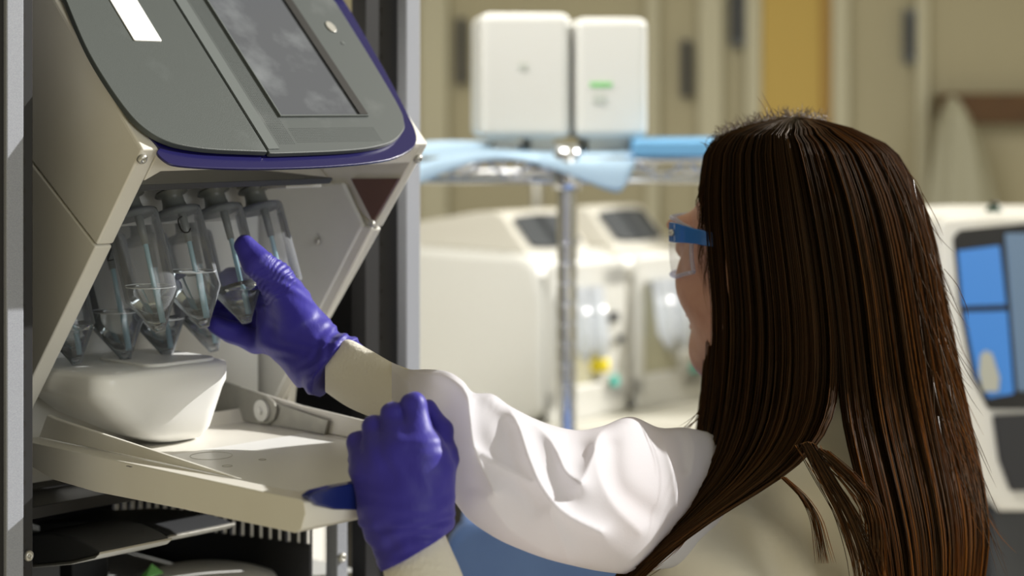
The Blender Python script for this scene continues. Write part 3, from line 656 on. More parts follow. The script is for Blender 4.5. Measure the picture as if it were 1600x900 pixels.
# ------------------------------------------------------------------ tubes
RT = .0210
def make_tube(w, s_top, z_top, s_tip, z_tip, label, level, letter=None):
    a = I(w, s_top, z_top); tip = I(w, s_tip, z_tip); ax = (tip-a).normalized(); Lh = (tip-a).length
    t = thing('conical_tube', label, 'tube', tip, 0, 'clear conical tubes hanging in the sampler')
    cone = .030
    obj('wall', lathe(a, ax, [(0, RT*.97), (.004, RT), (Lh-cone, RT), (Lh-.003, RT*.26), (Lh, RT*.20)], 40), M['tube'], t, smooth=False)
    t.children[0].data.polygons.foreach_set('use_smooth', [len(p.vertices) == 4 for p in t.children[0].data.polygons])
    obj('collar', lathe(a-ax*.018, ax, [(0, RT*.62), (.002, RT*.66), (.004, RT*.42), (.010, RT*.44), (.0150, RT*.5), (.0165, RT*.6), (.0178, RT*.9), (.0195, RT*.92)], 32), M['cap'], t, smooth=True)
    # liquid with a level surface
    n = 36; up = Vector((0, 0, 1)); a1 = ax.cross(up).normalized(); b1 = a1.cross(ax).normalized()
    lvl = level; V = []; R2 = RT-.0012
    for h, r in ((Lh-cone-.001, R2), (Lh-.004, R2*.27)):
        for k in range(n):
            q = 2*math.pi*k/n; V.append(a+ax*h+(a1*math.cos(q)+b1*math.sin(q))*r)
    topz = (a+ax*(Lh-cone-lvl)).z; Vt = []
    for k in range(n):
        q = 2*math.pi*k/n; e = a+(a1*math.cos(q)+b1*math.sin(q))*R2
        h = (topz-e.z)/ax.z; Vt.append(e+ax*h)
    V = Vt+V
    Fc = [tuple(range(n))[::-1]]+[(i*n+k, i*n+(k+1) % n, (i+1)*n+(k+1) % n, (i+1)*n+k) for i in range(2) for k in range(n)]+[tuple(range(2*n, 3*n))]
    lq = obj('liquid', (V, Fc), M['liquid'], t)
    lq.data.polygons.foreach_set('use_smooth', [len(p.vertices) == 4 for p in lq.data.polygons])
    if level > 0: obj('waterline', tube(Vt+[Vt[0]], .0005, 6, False), mat('bright_meniscus', (.85, .88, .9), .2) if 'bright_meniscus' not in bpy.data.materials else bpy.data.materials['bright_meniscus'], lq, smooth=True)
    # sipper straw, slightly off the axis
    side = Wv*.006
    obj('straw', tube([a+side+ax*.004, a+side+ax*.03, a+side*.6+ax*(Lh-.010)], [.0022, .0020, .0020], 12), M['straw'], t, smooth=True)
    obj('fitting', tube([a+side-ax*.002, a+side+ax*.026], [.0036, .0030], 12), M['cap'], t, smooth=True)
    if letter:
        cam_ = Vector((0, 0, ZC)); pts = []
        for (u, v) in letter:
            c = a+ax*v; 
            o_, dr = cam_, None
            # point on the side of the tube facing the viewer, u metres across
            n_ = (cam_-c); n_ = (n_-ax*n_.dot(ax)).normalized(); sd = ax.cross(n_).normalized()
            ang = u/RT; pts.append(c+(n_*math.cos(ang)-sd*math.sin(ang))*(RT+.0003))
        obj('letter', tube([Vector(p) for p in crom([tuple(p) for p in pts], 18)], .0006, 6), M['ink'], t, smooth=True, label='hand-drawn black letter')
    return t
W0 = .055; DWt = .0437
lets = [(.004, .010), (.0005, .012), (.0002, .018), (.002, .023), (.006, .024), (.0085, .021)]
labs = ['clear conical tube in the upper row, leftmost, half full', 'clear conical tube marked with a black letter C', 'clear conical tube held by the violet gloved hand', 'clear conical tube partly hidden behind the gloved thumb']
for i in range(4):
    make_tube(W0+DWt*i, -.088, -.088, -.050, -.1795, labs[i], [.008, .018, .0, .0][i], lets if i == 1 else None)
labs = ['clear conical tube at the far left, lowest against the door frame', 'clear conical tube with a faint written mark, second in the lower row', 'clear conical tube hanging behind the leftmost upper tube', 'clear conical tube behind the lettered tube, its tip beside the fingers']
let2 = [(.002, .014), (.004, .012), (.0065, .014), (.004, .019), (.002, .023), (.007, .023)]
for i in range(4):
    wb = .0385+DWt*i; tp = onW([120, 197, 263, 334][i], [568, 562, 557, 549][i], wb)
    make_tube(wb, tp[1]-.036, tp[2]+.098, tp[1], tp[2], labs[i], [.0, .012, .004, .004][i], let2 if i == 1 else None)
# manifold above the lower row: belongs to the carrier
obj('rear_carrier', prism([(-.204, -.100), (-.125, -.100), (-.115, -.068), (-.204, -.068)], wall_fr, TH+.001, .20), M['inner'], ins, bevel=.002)

# ------------------------------------------------------------------ the person
hb = math.radians(47)
fw_ = Vector((-math.cos(hb), math.sin(hb), 0)); lf_ = Vector((-math.sin(hb), -math.cos(hb), 0)); upv = Vector((0, 0, 1))
HC = P(1226, 394, 1.66)
N0 = Vector((.29, 1.72, ZC-.30))
per = thing('person', 'person with long dark brown hair in white gown and violet gloves reaching into the sampler', 'person', (N0.x, N0.y, 0))
def np3(v): return np.array(tuple(v), float)
def head_sdf(p):
    q = p-np3(HC); q = np.stack([q@np3(fw_), q@np3(lf_), q[:, 2]], 1)
    d = sd_ell(q, (-.014, 0, .020), (.095, .077, .082))
    d = smin(d, sd_ell(q, (.030, 0, -.030), (.060, .060, .082)), .03)
    d = smin(d, sd_ell(q, (.068, 0, -.094), (.022, .026, .022)), .025)
    d = smin(d, sd_cone(q, (-.03, 0, -.06), (-.044, 0, -.20), .048, .048), .03)
    for s in (-1, 1):
        d = smin(d, sd_cone(q, (.058, .022*s, -.090), (-.005, .055*s, -.060), .018, .022), .03)
        d = smin(d, sd_ell(q, (.052, .043*s, -.028), (.026, .022, .026)), .025)
        d = smin(d, sd_ell(q, (.082, .032*s, .022), (.014, .026, .008)), .015)
        d = smin(d, sd_ell(q, (-.012, .078*s, -.008), (.016, .008, .030)), .006)
        d = -smin(-d, sd_ell(q, (.102, .031*s, .002), (.016, .018, .012)), .012)
        d = smin(d, sd_ell(q, (.082, .031*s, .001), (.012, .014, .011)), .004)
        d = smin(d, sd_ell(q, (.104, .011*s, -.037), (.010, .008, .007)), .008)
    d = smin(d, sd_cone(q, (.088, 0, .008), (.112, 0, -.030), .008, .010), .012)
    d = smin(d, sd_ell(q, (.091, 0, -.060), (.011, .024, .006)), .007)
    d = smin(d, sd_ell(q, (.089, 0, -.071), (.011, .021, .006)), .006)
    return d
NB = HC+fw_*-.045+upv*-.20
WPR = P(1185, 780, 1.665)
SHL = N0+lf_*.165+fw_*.0+upv*-.100; SHR = N0-lf_*.11+fw_*.06+upv*-.09
WRL = P(655, 905, 1.345); ELL = Vector((.055, 1.39, ZC-.585))
ELR = P(900, 780, 1.45)
WRR = P(575, 590, 1.575)
HIP = N0+upv*-.52
def body_sdf(p):
    d = sd_cone(p, np3(NB+upv*.05), np3(N0+upv*-.12), .052, .07)
    d = smin(d, sd_ell(p, np3(N0+upv*-.27), (.10, .10, .20)), .06)
    d = smin(d, sd_cone(p, np3(N0+upv*-.30), np3(HIP), .115, .14), .05)
    for sh, el, wr in ((SHL, ELL, WRL), (SHR, ELR, WRR)):
        d = smin(d, sd_cone(p, np3(N0+upv*-.12), np3(sh+upv*-.008), .026, .026), .02)
        if sh is SHR: d = smin(d, sd_cone(p, np3(SHR), np3(WPR+Vector((0, .02, -.01))), .030, .022), .02)
        d = smin(d, sd_cone(p, np3(WPR+Vector((0, .02, -.01)) if sh is SHR else sh), np3(el), .022, .026), .012)
        d = smin(d, sd_cone(p, np3(el), np3(wr), .028, .020), .012)
    for s in (-1, 1):
        hp = HIP+lf_*.08*s; kn = hp+upv*-.36+fw_*.03; an = Vector((kn.x, kn.y, .09))-fw_*.02
        d = smin(d, sd_cone(p, np3(hp), np3(kn), .085, .055), .04)
        d = smin(d, sd_cone(p, np3(kn), np3(an), .052, .034), .02)
        d = smin(d, sd_cone(p, np3(an+upv*-.045), np3(an+fw_*.14+upv*-.06), .036, .028), .02)
    return d
hv = nets(head_sdf, np3(HC)-[.14, .14, .22], np3(HC)+[.14, .14, .13], .003)
bv = nets(body_sdf, (-.20, 1.28, -.02), (.62, 2.02, ZC-.20), .011)
obj('body', join(hv, bv), M['skin'], per, smooth=True)

# gown torso and near sleeve
def gown_sdf(p):
    d = sd_cone(p, np3(NB+upv*.045), np3(N0+upv*-.06), .060, .078)
    d = smin(d, sd_ell(p, np3(N0+upv*-.26+fw_*.005+lf_*.015), (.145, .145, .26)), .06)
    d = smin(d, sd_cone(p, np3(N0+upv*-.35), np3(HIP+upv*-.30), .15, .22), .08)
    for sh in (SHL, SHR):
        d = smin(d, sd_cone(p, np3(N0+upv*-.06), np3(sh), .064, .064 if sh is SHL else .05), .05)
    d = smin(d, sd_cone(p, np3(SHL), np3(ELL), .058, .050), .03)
    d = smin(d, sd_cone(p, np3(ELL), np3(WRL+upv*-.075+Vector((.012, .0, 0))), .050, .034), .02)
    d = smin(d, sd_cone(p, np3(SHR), np3(WPR), .060, .056), .03)
    # drapery folds
    q = p-np3(N0)
    u = q@np3(lf_); f = q@np3(fw_); z = q[:, 2]
    d = d-.006-.0055*np.abs(np.sin(34*u+26*z+1.8*np.sin(17*f+9*z)))*np.cos(15*z+14*f)-.0035*np.sin(75*z-45*u+3*np.sin(20*u))
    return d
gv = nets(gown_sdf, (-.16, 1.26, .62), (.68, 2.05, ZC-.22), .0055)
obj('gown', gv, M['coat'], per, smooth=True)

# far sleeve: a draped tube
path = [  # x, y top, y bottom, distance, depth radius
    (508, 548, 612, 1.590, .027), (540, 530, 634, 1.578, .029), (575, 545, 650, 1.560, .031), (612, 566, 662, 1.535, .033), (640, 577, 676, 1.510, .037),
    (670, 577, 720, 1.470, .042), (700, 581, 768, 1.430, .045), (722, 594, 800, 1.412, .046), (740, 613, 818, 1.405, .048), (770, 616, 838, 1.405, .052), (800, 636, 853, 1.41, .055), (850, 660, 872, 1.42, .058),
    (900, 672, 885, 1.44, .060), (940, 666, 893, 1.46, .062), (985, 651, 897, 1.49, .064), (1030, 668, 890, 1.53, .064), (1070, 668, 885, 1.57, .062), (1110, 676, 880, 1.61, .06), (1180, 690, 870, 1.66, .06), (1260, 700, 860, 1.71, .06)]
ridges = [  # polylines in the view, height, width
    ([(655, 582), (700, 590), (728, 612), (734, 650), (742, 705), (772, 768)], .010, 9),
    ([(742, 618), (782, 624), (808, 660), (828, 720), (852, 770), (888, 806), (940, 832)], .011, 10),
    ([(800, 642), (846, 672), (868, 700), (884, 736), (908, 756)], .009, 9),
    ([(908, 756), (925, 715), (936, 680), (960, 660), (1000, 652)], .010, 11),
    ([(1005, 655), (1030, 672), (1040, 700), (1052, 742), (1058, 790)], .010, 10),
    ([(740, 700), (775, 722), (830, 752)], .004, 6),
    ([(930, 700), (936, 745), (960, 790), (1000, 830)], .005, 12),
    ([(760, 780), (800, 830), (850, 862)], .005, 12),
    ([(860, 800), (880, 850), (890, 880)], .005, 12),
    ([(590, 566), (640, 600), (670, 650)], .004, 10),
    ([(1075, 672), (1085, 700), (1080, 740)], .006, 8)]
valleys = [([(690, 600), (712, 640), (718, 700), (735, 760)], .005, 16), ([(770, 640), (790, 680), (806, 740), (835, 790)], .004, 18), ([(842, 690), (856, 730), (880, 770)], .002, 14),
           ([(890, 690), (915, 700)], .005, 18), ([(955, 700), (965, 760), (1010, 800)], .006, 18), ([(1062, 680), (1068, 730)], .006, 9)]
def polyd(pts, X, Y):
    best = np.full(X.shape, 1e9)
    for (x0, y0), (x1, y1) in zip(pts[:-1], pts[1:]):
        t = np.clip(((X-x0)*(x1-x0)+(Y-y0)*(y1-y0))/((x1-x0)**2+(y1-y0)**2), 0, 1)
        best = np.minimum(best, np.hypot(X-x0-t*(x1-x0), Y-y0-t*(y1-y0)))
    return best
def draped(path, ridges, valleys, n=150, m=320, wrinkle=.0):
    C = crom(path, m); q = np.linspace(0, 2*np.pi, n, endpoint=False)
    X = np.repeat(C[:, 0:1], n, 1); yc = (C[:, 1]+C[:, 2])/2; ry = (C[:, 2]-C[:, 1])/2
    Yp = yc[:, None]+ry[:, None]*np.cos(q)[None]*-1
    dep = C[:, 3][:, None]-C[:, 4][:, None]*np.sin(q)[None]
    disp = np.zeros_like(X)
    for pts, a, s in ridges: dd = polyd(crom(pts, 20).tolist(), X, Yp); disp += a*1.15*np.exp(-(dd/(s*1.25))**1.15)
    for pts, a, s in valleys: disp -= a*np.exp(-(polyd(crom(pts, 20).tolist(), X, Yp)/s)**2)
    fr_ = np.clip(np.sin(q)+.35, 0, 1)[None]
    back = np.clip(-np.sin(q), 0, 1)[None]
    dep = dep-disp*fr_+back*.006*np.sin(X*.05)
    V = []
    for i in range(m):
        for k in range(n): V.append(P(X[i, k], Yp[i, k], dep[i, k]))
    Fc = [(i*n+k, i*n+(k+1) % n, (i+1)*n+(k+1) % n, (i+1)*n+k) for i in range(m-1) for k in range(n)]
    return V, Fc
obj('sleeve', draped(path[3:], ridges, valleys), M['gown'], per, smooth=True, label='sunlit white draped sleeve of the far arm')
obj('knit_cuff', draped(path[:5], [], [], 80, 60), M['knit'], per, smooth=True)
obj('knit_cuff', tube([P(640, 835, 1.362), P(648, 862, 1.358), P(660, 900, 1.352), P(672, 945, 1.345), P(685, 1000, 1.34)], [.0235, .0245, .0265, .029, .031], 48), M['knit'], per, smooth=True)

# gloves
def chain(p, pts, rad, k=.004):
    d = None
    for i in range(len(pts)-1):
        e = sd_cone(p, np3(pts[i]), np3(pts[i+1]), rad[i], rad[i+1]); d = e if d is None else smin(d, e, k)
    return d
def wr(p, amp, fn): return amp*fn
# -- right hand round the third tube
RH = dict(
    thumb=([P(452, 478, 1.588), P(432, 438, 1.566), P(402, 410, 1.560), P(382, 384, 1.563)], [.019, .0145, .0118, .0088]),
    index=([P(446, 452, 1.606), P(405, 432, 1.636), P(362, 436, 1.646), P(330, 446, 1.640)], [.0125, .0105, .0092, .0078]),
    middle=([P(442, 480, 1.610), P(400, 464, 1.642), P(352, 468, 1.650), P(322, 476, 1.640)], [.0125, .0105, .0092, .0078]),
    ring=([P(438, 508, 1.608), P(400, 500, 1.638), P(352, 496, 1.640), P(322, 498, 1.630)], [.0120, .0100, .0090, .0075]),
    pinky=([P(440, 536, 1.602), P(402, 532, 1.620), P(366, 520, 1.622), P(338, 508, 1.618)], [.0120, .0105, .0092, .0080]))
def rhand(p):
    palm = chain(p, [P(446, 462, 1.602), P(478, 520, 1.600)], [.015, .019])
    palm = smin(palm, chain(p, [P(444, 498, 1.602), P(482, 545, 1.600)], [.017, .019]), .012)
    palm = smin(palm, chain(p, [P(440, 528, 1.602), P(482, 565, 1.600)], [.015, .018]), .012)
    palm = smin(palm, chain(p, [P(420, 470, 1.605), P(425, 520, 1.605)], [.010, .010]), .014)
    palm = smin(palm, chain(p, [P(482, 535, 1.600), P(500, 563, 1.592), P(524, 576, 1.585)], [.024, .0255, .0300]), .012)
    th = chain(p, *RH['thumb']); d = smin(palm, th, .010)
    f = None
    for k in ('index', 'middle', 'ring', 'pinky'):
        e = chain(p, *RH[k]); f = e if f is None else smin(f, e, .0015)
    d = smin(d, f, .007)
    a = np3(P(478, 540, 1.59)); b = np3(P(530, 578, 1.59)); u = (p-a)@((b-a)/np.linalg.norm(b-a))
    w = np.clip(u/.02, 0, 1)
    ta = np3(P(432, 438, 1.566)); tb = np3(P(382, 384, 1.563)); tv = (tb-ta)/np.linalg.norm(tb-ta); tu = (p-ta)@tv
    near = np.exp(-(np.abs(th)/.006)**2)*((tu > -.012) & (tu < .020))
    x, y, z = p[:, 0], p[:, 1], p[:, 2]
    return d-.0011*w*np.sin(u*620+2.5*np.sin(z*150+x*60))-.0006*near*np.sin(tu*1500+2*np.sin(x*300+z*200))-.0004*np.sin(240*(x+z)+4*np.sin(130*z+60*y))
def bounds(pts, m):
    a = np.array([tuple(p) for p in pts]); return a.min(0)-m, a.max(0)+m
ptsR = [q for v in RH.values() for q in v[0]]+[P(530, 580, 1.585), P(500, 620, 1.6)]
lo, hi = bounds(ptsR, .032)
cutn = np3((P(530, 578, 1.585)-P(478, 532, 1.60)).normalized()); cutp = np3(P(529, 572, 1.585))
def rh2(p): return np.maximum(rhand(p), (p-cutp)@cutn)
obj('glove', nets(rh2, lo, hi, .0013), M['glove'], per, smooth=True, label='violet glove of the hand around the tube')
# -- left hand gripping the door handle
fist = dict(
    index=([P(654, 700, 1.352), P(646, 633, 1.362), P(644, 655, 1.398), P(640, 722, 1.402)], [.0125, .0088, .0088, .008]),
    middle=([P(626, 706, 1.350), P(614, 649, 1.362), P(614, 672, 1.398), P(612, 742, 1.402)], [.0125, .0088, .0088, .008]),
    ring=([P(598, 716, 1.353), P(585, 668, 1.366), P(586, 692, 1.398), P(588, 752, 1.402)], [.0118, .0084, .0084, .008]),
    pinky=([P(576, 730, 1.358), P(560, 692, 1.370), P(562, 716, 1.396), P(570, 758, 1.400)], [.0112, .0080, .0080, .0075]))
thumbL = ([P(672, 775, 1.362), P(695, 715, 1.366), P(688, 672, 1.378), P(670, 638, 1.388)], [.0150, .0095, .0084, .0062])
def lhand(p):
    d = None
    for a, b, ra in (((656, 704, 1.353), (648, 795, 1.358), .0132), ((628, 710, 1.351), (636, 800, 1.357), .0135), ((602, 720, 1.354), (624, 798, 1.359), .0130), ((578, 734, 1.359), (612, 796, 1.361), .0120), ((672, 735, 1.356), (656, 790, 1.358), .0150)):
        e = chain(p, [P(*a), P(*b)], [ra, .0190]); d = e if d is None else smin(d, e, .022)
    f = None
    for k in ('index', 'middle', 'ring', 'pinky'):
        e = chain(p, *fist[k], k=.003); f = e if f is None else smin(f, e, .0008)
    d = smin(d, f, .009)
    d = smin(d, chain(p, *thumbL), .005)
    d = smin(d, chain(p, [P(630, 790, 1.358), P(641, 830, 1.358), P(652, 868, 1.354)], [.0240, .0245, .0275]), .016)
    a = np3(P(633, 790, 1.357)); b = np3(P(650, 866, 1.354)); u = (p-a)@((b-a)/np.linalg.norm(b-a)); w = np.clip((u+.012)/.03, 0, 1)
    x, y, z = p[:, 0], p[:, 1], p[:, 2]
    d = d-.0007*w*np.sin(u*520+1.6*np.sin(x*110+z*70))-.0003*np.sin(210*(x-z)+4*np.sin(120*z+60*x))
    d = d+.0012*np.exp(-((u-.012-.12*(x-a[0]))/.0018)**2)-.0018*np.exp(-((u-.034)/.0030)**2)
    return d
ptsL = [q for v in fist.values() for q in v[0]]+thumbL[0]+[P(650, 870, 1.355), P(600, 870, 1.355)]
lo, hi = bounds(ptsL, .032)
cn = (P(652, 868, 1.354)-P(636, 800, 1.357)).normalized()+Vector((.32, 0, 0)); cn.normalize(); cutp2 = np3(P(650, 860, 1.354)); cn = np3(cn)
def lh2(p): return np.maximum(lhand(p), (p-cutp2)@cn)
obj('glove', nets(lh2, lo, hi, .0013), M['glove'], per, smooth=True, label='violet glove gripping the door handle')

# hair
xl = np.array([(183, 1236), (187, 1205), (196, 1165), (210, 1130), (230, 1108), (270, 1093), (340, 1089), (400, 1098), (450, 1108), (500, 1114), (560, 1106), (610, 1098)], float)
xr = np.array([(183, 1246), (187, 1282), (200, 1330), (225, 1382), (258, 1418), (300, 1443), (350, 1458), (420, 1470), (500, 1482), (560, 1492), (610, 1502)], float)
ryp = np.array([(183, .006), (185, .045), (190, .066), (200, .083), (215, .095), (240, .106), (280, .116), (340, .122), (420, .123), (520, .115), (610, .105)], float)
def hx(y): return np.interp(y, xl[:, 0], xl[:, 1]), np.interp(y, xr[:, 0], xr[:, 1]), np.interp(y, ryp[:, 0], ryp[:, 1])
ytop = np.array([183.2, 185, 188, 193, 200, 210, 224, 242, 265, 295, 335, 380, 430, 480, 530, 575, 610], float)
def lin(pts, v):                                     # guide curve as (x,y,Y)
    return crom(pts, 14)
GL_up = crom([(1098, 610, 1.66), (1096, 660, 1.635), (1090, 715, 1.60), (1062, 775, 1.56), (1015, 838, 1.525), (968, 896, 1.50), (935, 940, 1.49)], 14)
GL_lo = crom([(1315, 610, 1.52), (1302, 660, 1.51), (1270, 712, 1.50), (1205, 762, 1.485), (1120, 804, 1.475), (1040, 862, 1.47), (985, 930, 1.465)], 14)
GR_l = crom([(1305, 610, 1.535), (1318, 670, 1.525), (1338, 740, 1.51), (1360, 820, 1.50), (1376, 900, 1.495), (1382, 960, 1.49), (1385, 1040, 1.49)], 14)
GR_r = crom([(1502, 610, 1.66), (1517, 670, 1.65), (1530, 740, 1.63), (1545, 810, 1.61), (1542, 870, 1.60), (1530, 930, 1.60), (1520, 1040, 1.60)], 14)
def strand(th, inset=0, jit=0, stop=1.0, side=None, off=(0, 0), deep=0):
    c, s = math.cos(th), math.sin(th); u = (1+c)/2; out = []
    for y in ytop:
        a, b, r = hx(y); cx = (a+b)/2; rx = (b-a)/2
        k = min(1, (y-183)/40); rr = 1-inset*(1 if k >= .9 else k)
        out.append((cx+rx*rr*c+off[0]*k, y+(inset*60*(1-k)), 1.66-(r*rr)*s+off[1]*k))
    split = .53 if s > 0 else .4
    if side is None: side = 'L' if u < split else 'R'
    if side == 'L': v = np.clip(u/split, 0, 1); G0, G1_ = GL_up, GL_lo
    else: v = np.clip((u-split)/(1-split), 0, 1); G0, G1_ = GR_l, GR_r
    last = out[-1]; n = len(G0)
    for i in range(1, n):
        if i/(n-1) > stop: break
        g = G0[i]*(1-v)+G1_[i]*v
        dep = g[2] if s > 0 else g[2]+.05
        if s > 0: dep -= .018*math.sin(math.pi*v)-deep
        else: dep -= deep
        w = min(1, i/3.0); w = w*w*(3-2*w)
        g0 = G0[0]*(1-v)+G1_[0]*v
        out.append(((g[0]+(last[0]-g0[0])*(1-w))+off[0]*(1-.3*i/n), g[1], (dep)*(w)+(last[2]+(g[2]-g0[2]))*(1-w)+off[1]*(1-.5*i/n)))
    return out
def hair_tubes(strands, rad, nseg=3):
    V = []; Fc = []
    for pts, r0 in strands:
        Wd = np.array([tuple(P(*p)) for p in pts])
        if len(Wd) > 16:
            for _ in range(5): Wd[8:-1] = Wd[8:-1]*.5+(Wd[7:-2]+Wd[9:])*.25
        m = len(Wd); t = np.gradient(Wd, axis=0); t /= np.linalg.norm(t, axis=1)[:, None]+1e-9
        ref = np.array([.3, -1, .1]); a = np.cross(t, ref); a /= np.linalg.norm(a, axis=1)[:, None]+1e-9; b = np.cross(t, a)
        k0 = len(V); rr = r0*np.clip(np.minimum(1.0, (m-1-np.arange(m))/4.0+.12), 0, 1)
        for i in range(m):
            for k in range(nseg):
                q = 2*math.pi*k/nseg; V.append(Wd[i]+(a[i]*math.cos(q)+b[i]*math.sin(q))*rr[i])
        Fc += [(k0+i*nseg+k, k0+i*nseg+(k+1) % nseg, k0+(i+1)*nseg+(k+1) % nseg, k0+(i+1)*nseg+k) for i in range(m-1) for k in range(nseg)]
    return V, Fc
def smooth_pts(pts, n): return [tuple(p) for p in crom(pts, n)]
strands = []
NC = 210
clump = [(rng.normal(0, .012), rng.normal(0, 2.2), rng.normal(0, 1)) for _ in range(NC)]
for i in range(9500):
    if rng.random() < .86: th = rng.uniform(-.15, math.pi+.15)
    else: th = rng.uniform(math.pi, 2*math.pi)
    ci = int((th % (2*math.pi))/(2*math.pi)*NC*1.0) % NC; cl = clump[ci]
    cth = (ci+.5)/NC*2*math.pi
    th2 = th+(cth-th)*.55
    ins_ = max(0, .02+.035*abs(cl[2])*.5+rng.normal(0, .012))
    pts = strand(th2, ins_, stop=rng.uniform(.8, 1.0), off=(cl[1]*.8+rng.normal(0, 1.6), rng.normal(0, .0015)+abs(cl[0])*.45))
    ph = rng.uniform(0, 6.28); am = rng.uniform(.3, 1.6)
    pts = [(x+am*math.sin(y*.018+ph)*min(1, max(0, (y-260)/200)), y, D) for x, y, D in pts]
    k = 0
    strands.append((pts, rng.uniform(.00024, .00042)))
# inner shell so the mass is opaque
def shell():
    V = []; n = 72; rows = None; lines = [strand(2*math.pi*k/n, .085, deep=.022) for k in range(n)]
    m = len(lines[0]); Fc = []
    for L in lines:
        for p in L: V.append(P(*p))
    ny = len(ytop)
    for k in range(n):
        k2 = (k+1) % n
        for i in range(m-1):
            u1 = (1+math.cos(2*math.pi*k/n))/2; u2 = (1+math.cos(2*math.pi*k2/n))/2
            s1 = math.sin(2*math.pi*(k+.5)/n); sp = .53 if s1 > 0 else .4
            if i >= ny-1 and ((u1 < sp) != (u2 < sp)): continue
            if i >= m-3: continue
            Fc.append((k*m+i, k2*m+i, k2*m+i+1, k*m+i+1))
    return V, Fc
sv, sf = shell()
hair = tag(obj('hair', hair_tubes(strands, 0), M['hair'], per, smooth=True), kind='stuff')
obj('hair_underlayer', (sv, sf), M['scalp'], hair, smooth=True)
# loose strands
loose = []; frizz = []
for i in range(150):      # right edge and back
    y0 = rng.uniform(230, 760); side = np.interp(y0, xr[:, 0], xr[:, 1]) if y0 < 610 else np.interp(y0, GR_r[:, 1], GR_r[:, 0])
    x0 = side-rng.uniform(4, 50); D0 = 1.60+rng.uniform(-.03, .06); L = rng.uniform(60, 190); a = rng.uniform(.05, .45); c = rng.uniform(-.25, .55)
    (frizz if i % 2 else loose).append((smooth_pts([(x0, y0, D0), (x0+a*L*.4, y0+L*.4, D0-.01), (x0+a*L*.8+c*10, y0+L*.75, D0-.015), (x0+a*L*1.1+c*35, y0+L, D0-.02)], 12), .00030))
for i in range(460):      # curly wisps over the crown
    x0 = rng.uniform(1108, 1290); yy = np.interp(x0, [1108, 1130, 1165, 1205, 1240, 1290], [232, 212, 197, 188, 184, 190]); D0 = 1.66+rng.uniform(-.03, .03)
    L = rng.uniform(5, 20); ang = rng.uniform(-2.6, -.8); cu = rng.uniform(-2.2, 2.2)
    pts = [(x0, yy+4, D0)]; x, y = x0, yy+4
    for j in range(6): x += math.cos(ang+cu*j/5)*L/4; y += math.sin(ang+cu*j/5)*L/4; pts.append((x, y, D0+.002*j))
    frizz.append((smooth_pts(pts, 12), .00030))
for pts in ([(1212, 190, 1.65), (1204, 170, 1.65), (1196, 155, 1.65), (1190, 143, 1.65)], [(1200, 188, 1.65), (1196, 172, 1.65), (1187, 157, 1.65), (1182, 150, 1.65)], [(1250, 188, 1.65), (1247, 178, 1.65)],
            [(1395, 250, 1.6), (1425, 275, 1.6), (1440, 300, 1.6), (1448, 340, 1.6)], [(1440, 300, 1.6), (1462, 340, 1.6), (1474, 368, 1.6)], [(1475, 420, 1.58), (1495, 445, 1.58), (1510, 478, 1.58), (1514, 500, 1.58)]):
    loose.append((smooth_pts(pts, 10), .00032))
for i in range(110):      # left fringe and tips over the sleeve
    y0 = rng.uniform(600, 800); x0 = np.interp(y0, GL_up[:, 1], GL_up[:, 0])+rng.uniform(0, 40); D0 = np.interp(y0, GL_up[:, 1], GL_up[:, 2])-rng.uniform(0, .03); L = rng.uniform(60, 130)
    loose.append((smooth_pts([(x0, y0, D0), (x0-L*.10, y0+L*.4, D0-.012), (x0-L*.42, y0+L*.75, D0-.022), (x0-L*.8, y0+L, D0-.03)], 12), .00034))
for k in range(3):        # wisps over the shoulder
    g0 = [[(1262, 690), (1290, 740), (1325, 800), (1352, 870), (1366, 930)], [(1225, 745), (1255, 775), (1275, 810), (1284, 850), (1290, 880)], [(1280, 700), (1330, 745), (1365, 800), (1372, 900), (1376, 940)]][k]
    for i in range([90, 26, 60][k]):
        j = rng.normal(0, [7, 3, 8][k]); e = rng.normal(0, [12, 7, 10][k])
        loose.append((smooth_pts([(x+j+e*q/4, y+abs(j)*.3, 1.485-.004*q+rng.normal(0, .001)) for q, (x, y) in enumerate(g0)], 14), .00036))
for i in range(60):       # fine hairs at the temple
    y0 = rng.uniform(240, 420); x0 = np.interp(y0, xl[:, 0], xl[:, 1])+rng.uniform(2, 16); L = rng.uniform(30, 90)
    loose.append((smooth_pts([(x0, y0, 1.63), (x0-rng.uniform(2, 9), y0+L*.5, 1.63), (x0+rng.uniform(-6, 8), y0+L, 1.63)], 8), .00024))
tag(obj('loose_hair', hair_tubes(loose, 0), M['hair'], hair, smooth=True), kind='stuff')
tag(obj('flyaway_hair', hair_tubes(frizz, 0), M['hairlight'], hair, smooth=True), kind='stuff')

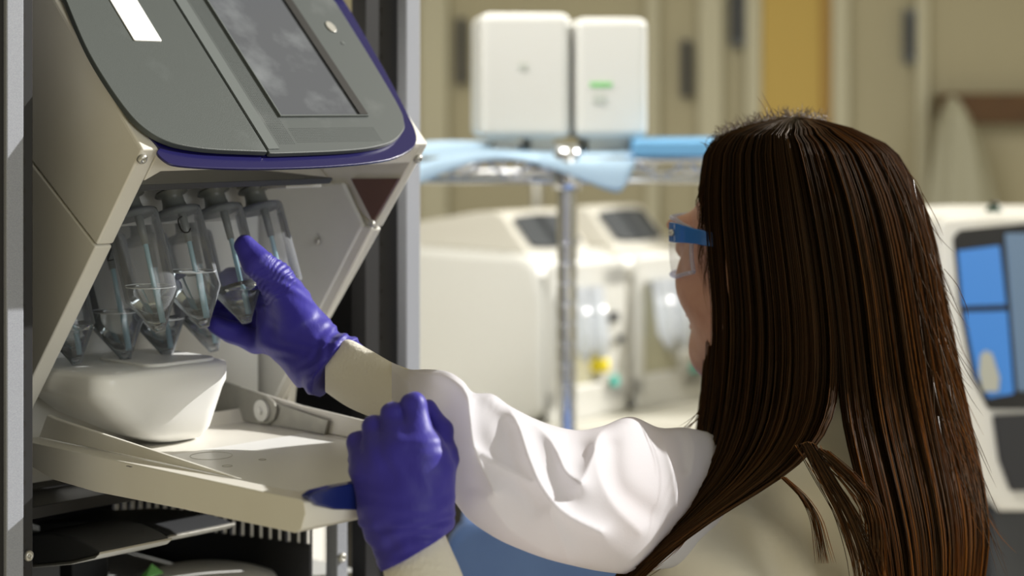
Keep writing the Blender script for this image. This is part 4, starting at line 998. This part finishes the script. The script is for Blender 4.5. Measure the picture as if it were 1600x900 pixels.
# safety glasses
def H(f, l, u): return HC+fw_*f+lf_*l+upv*u
sg = thing('safety_glasses', 'clear wraparound safety glasses with a blue temple on the face', 'glasses', H(.09, 0, -.02))
def lensmesh():
    V = []; Fc = []; n = 41; m = 9
    for i in range(n):
        a = -1+2*i/(n-1); l = .079*math.sin(a*1.25)/math.sin(1.25)*1.0; f = .014+.092*math.cos(a*1.42)**.8
        for j in range(m):
            t_ = j/(m-1); ext = 1-.28*max(0, abs(a)-.75)/.25
            u = .0025+(-.024+.050*t_)*ext
            V.append(H(f+.003*math.sin(math.pi*t_), l, u))
    Fc = [(i*m+j, i*m+j+1, (i+1)*m+j+1, (i+1)*m+j) for i in range(n-1) for j in range(m-1)]
    return V, Fc, n, m
lv, lfc, n_, m_ = lensmesh()
lens = obj('lens', (lv, lfc), M['lens'], sg, smooth=True); pass
edge = [lv[i*m_] for i in range(n_)]; edge2 = [lv[i*m_+m_-1] for i in range(n_)]
end1 = [lv[j] for j in range(m_)]; end2 = [lv[(n_-1)*m_+j] for j in range(m_)]
rimm = clear_plastic('violet_clear_rim', (.84, .84, 1), .18, .55, .08, .12)
obj('rim', join(*[tube(e, .0018, 8) for e in (edge, edge2, end1, end2)]), rimm, sg, smooth=True)
for s in (-1, 1):
    pth = [H(.062, .079*s, .018), H(.050, .083*s, .018), H(.03, .081*s, .016), (H(0, .0765*s, .012)), H(-.03, .072*s, .008), H(-.05, .070*s, -.006)]
    V = []; Fc = []
    hts = [.0085, .0085, .0065, .006, .006, .005]
    C_ = crom([tuple(p) for p in pth], 24); hh = np.interp(np.linspace(0, 5, 24), range(6), hts)
    for c, h in zip(C_, hh):
        c = Vector(c)
        V += [c+lf_*(.0016*s)+upv*h, c-lf_*(.0016*s)+upv*h, c-lf_*(.0016*s)-upv*h, c+lf_*(.0016*s)-upv*h]
    Fc = [(i*4+k, i*4+(k+1) % 4, (i+1)*4+(k+1) % 4, (i+1)*4+k) for i in range(23) for k in range(4)]+[(0, 1, 2, 3), (92, 93, 94, 95)]
    tm = obj('temple', (V, Fc), M['temple'], sg, bevel=.0008, label='blue temple')
    screw(H(.055, .0838*s, .018), lf_*s, .003, tm, 'hinge')
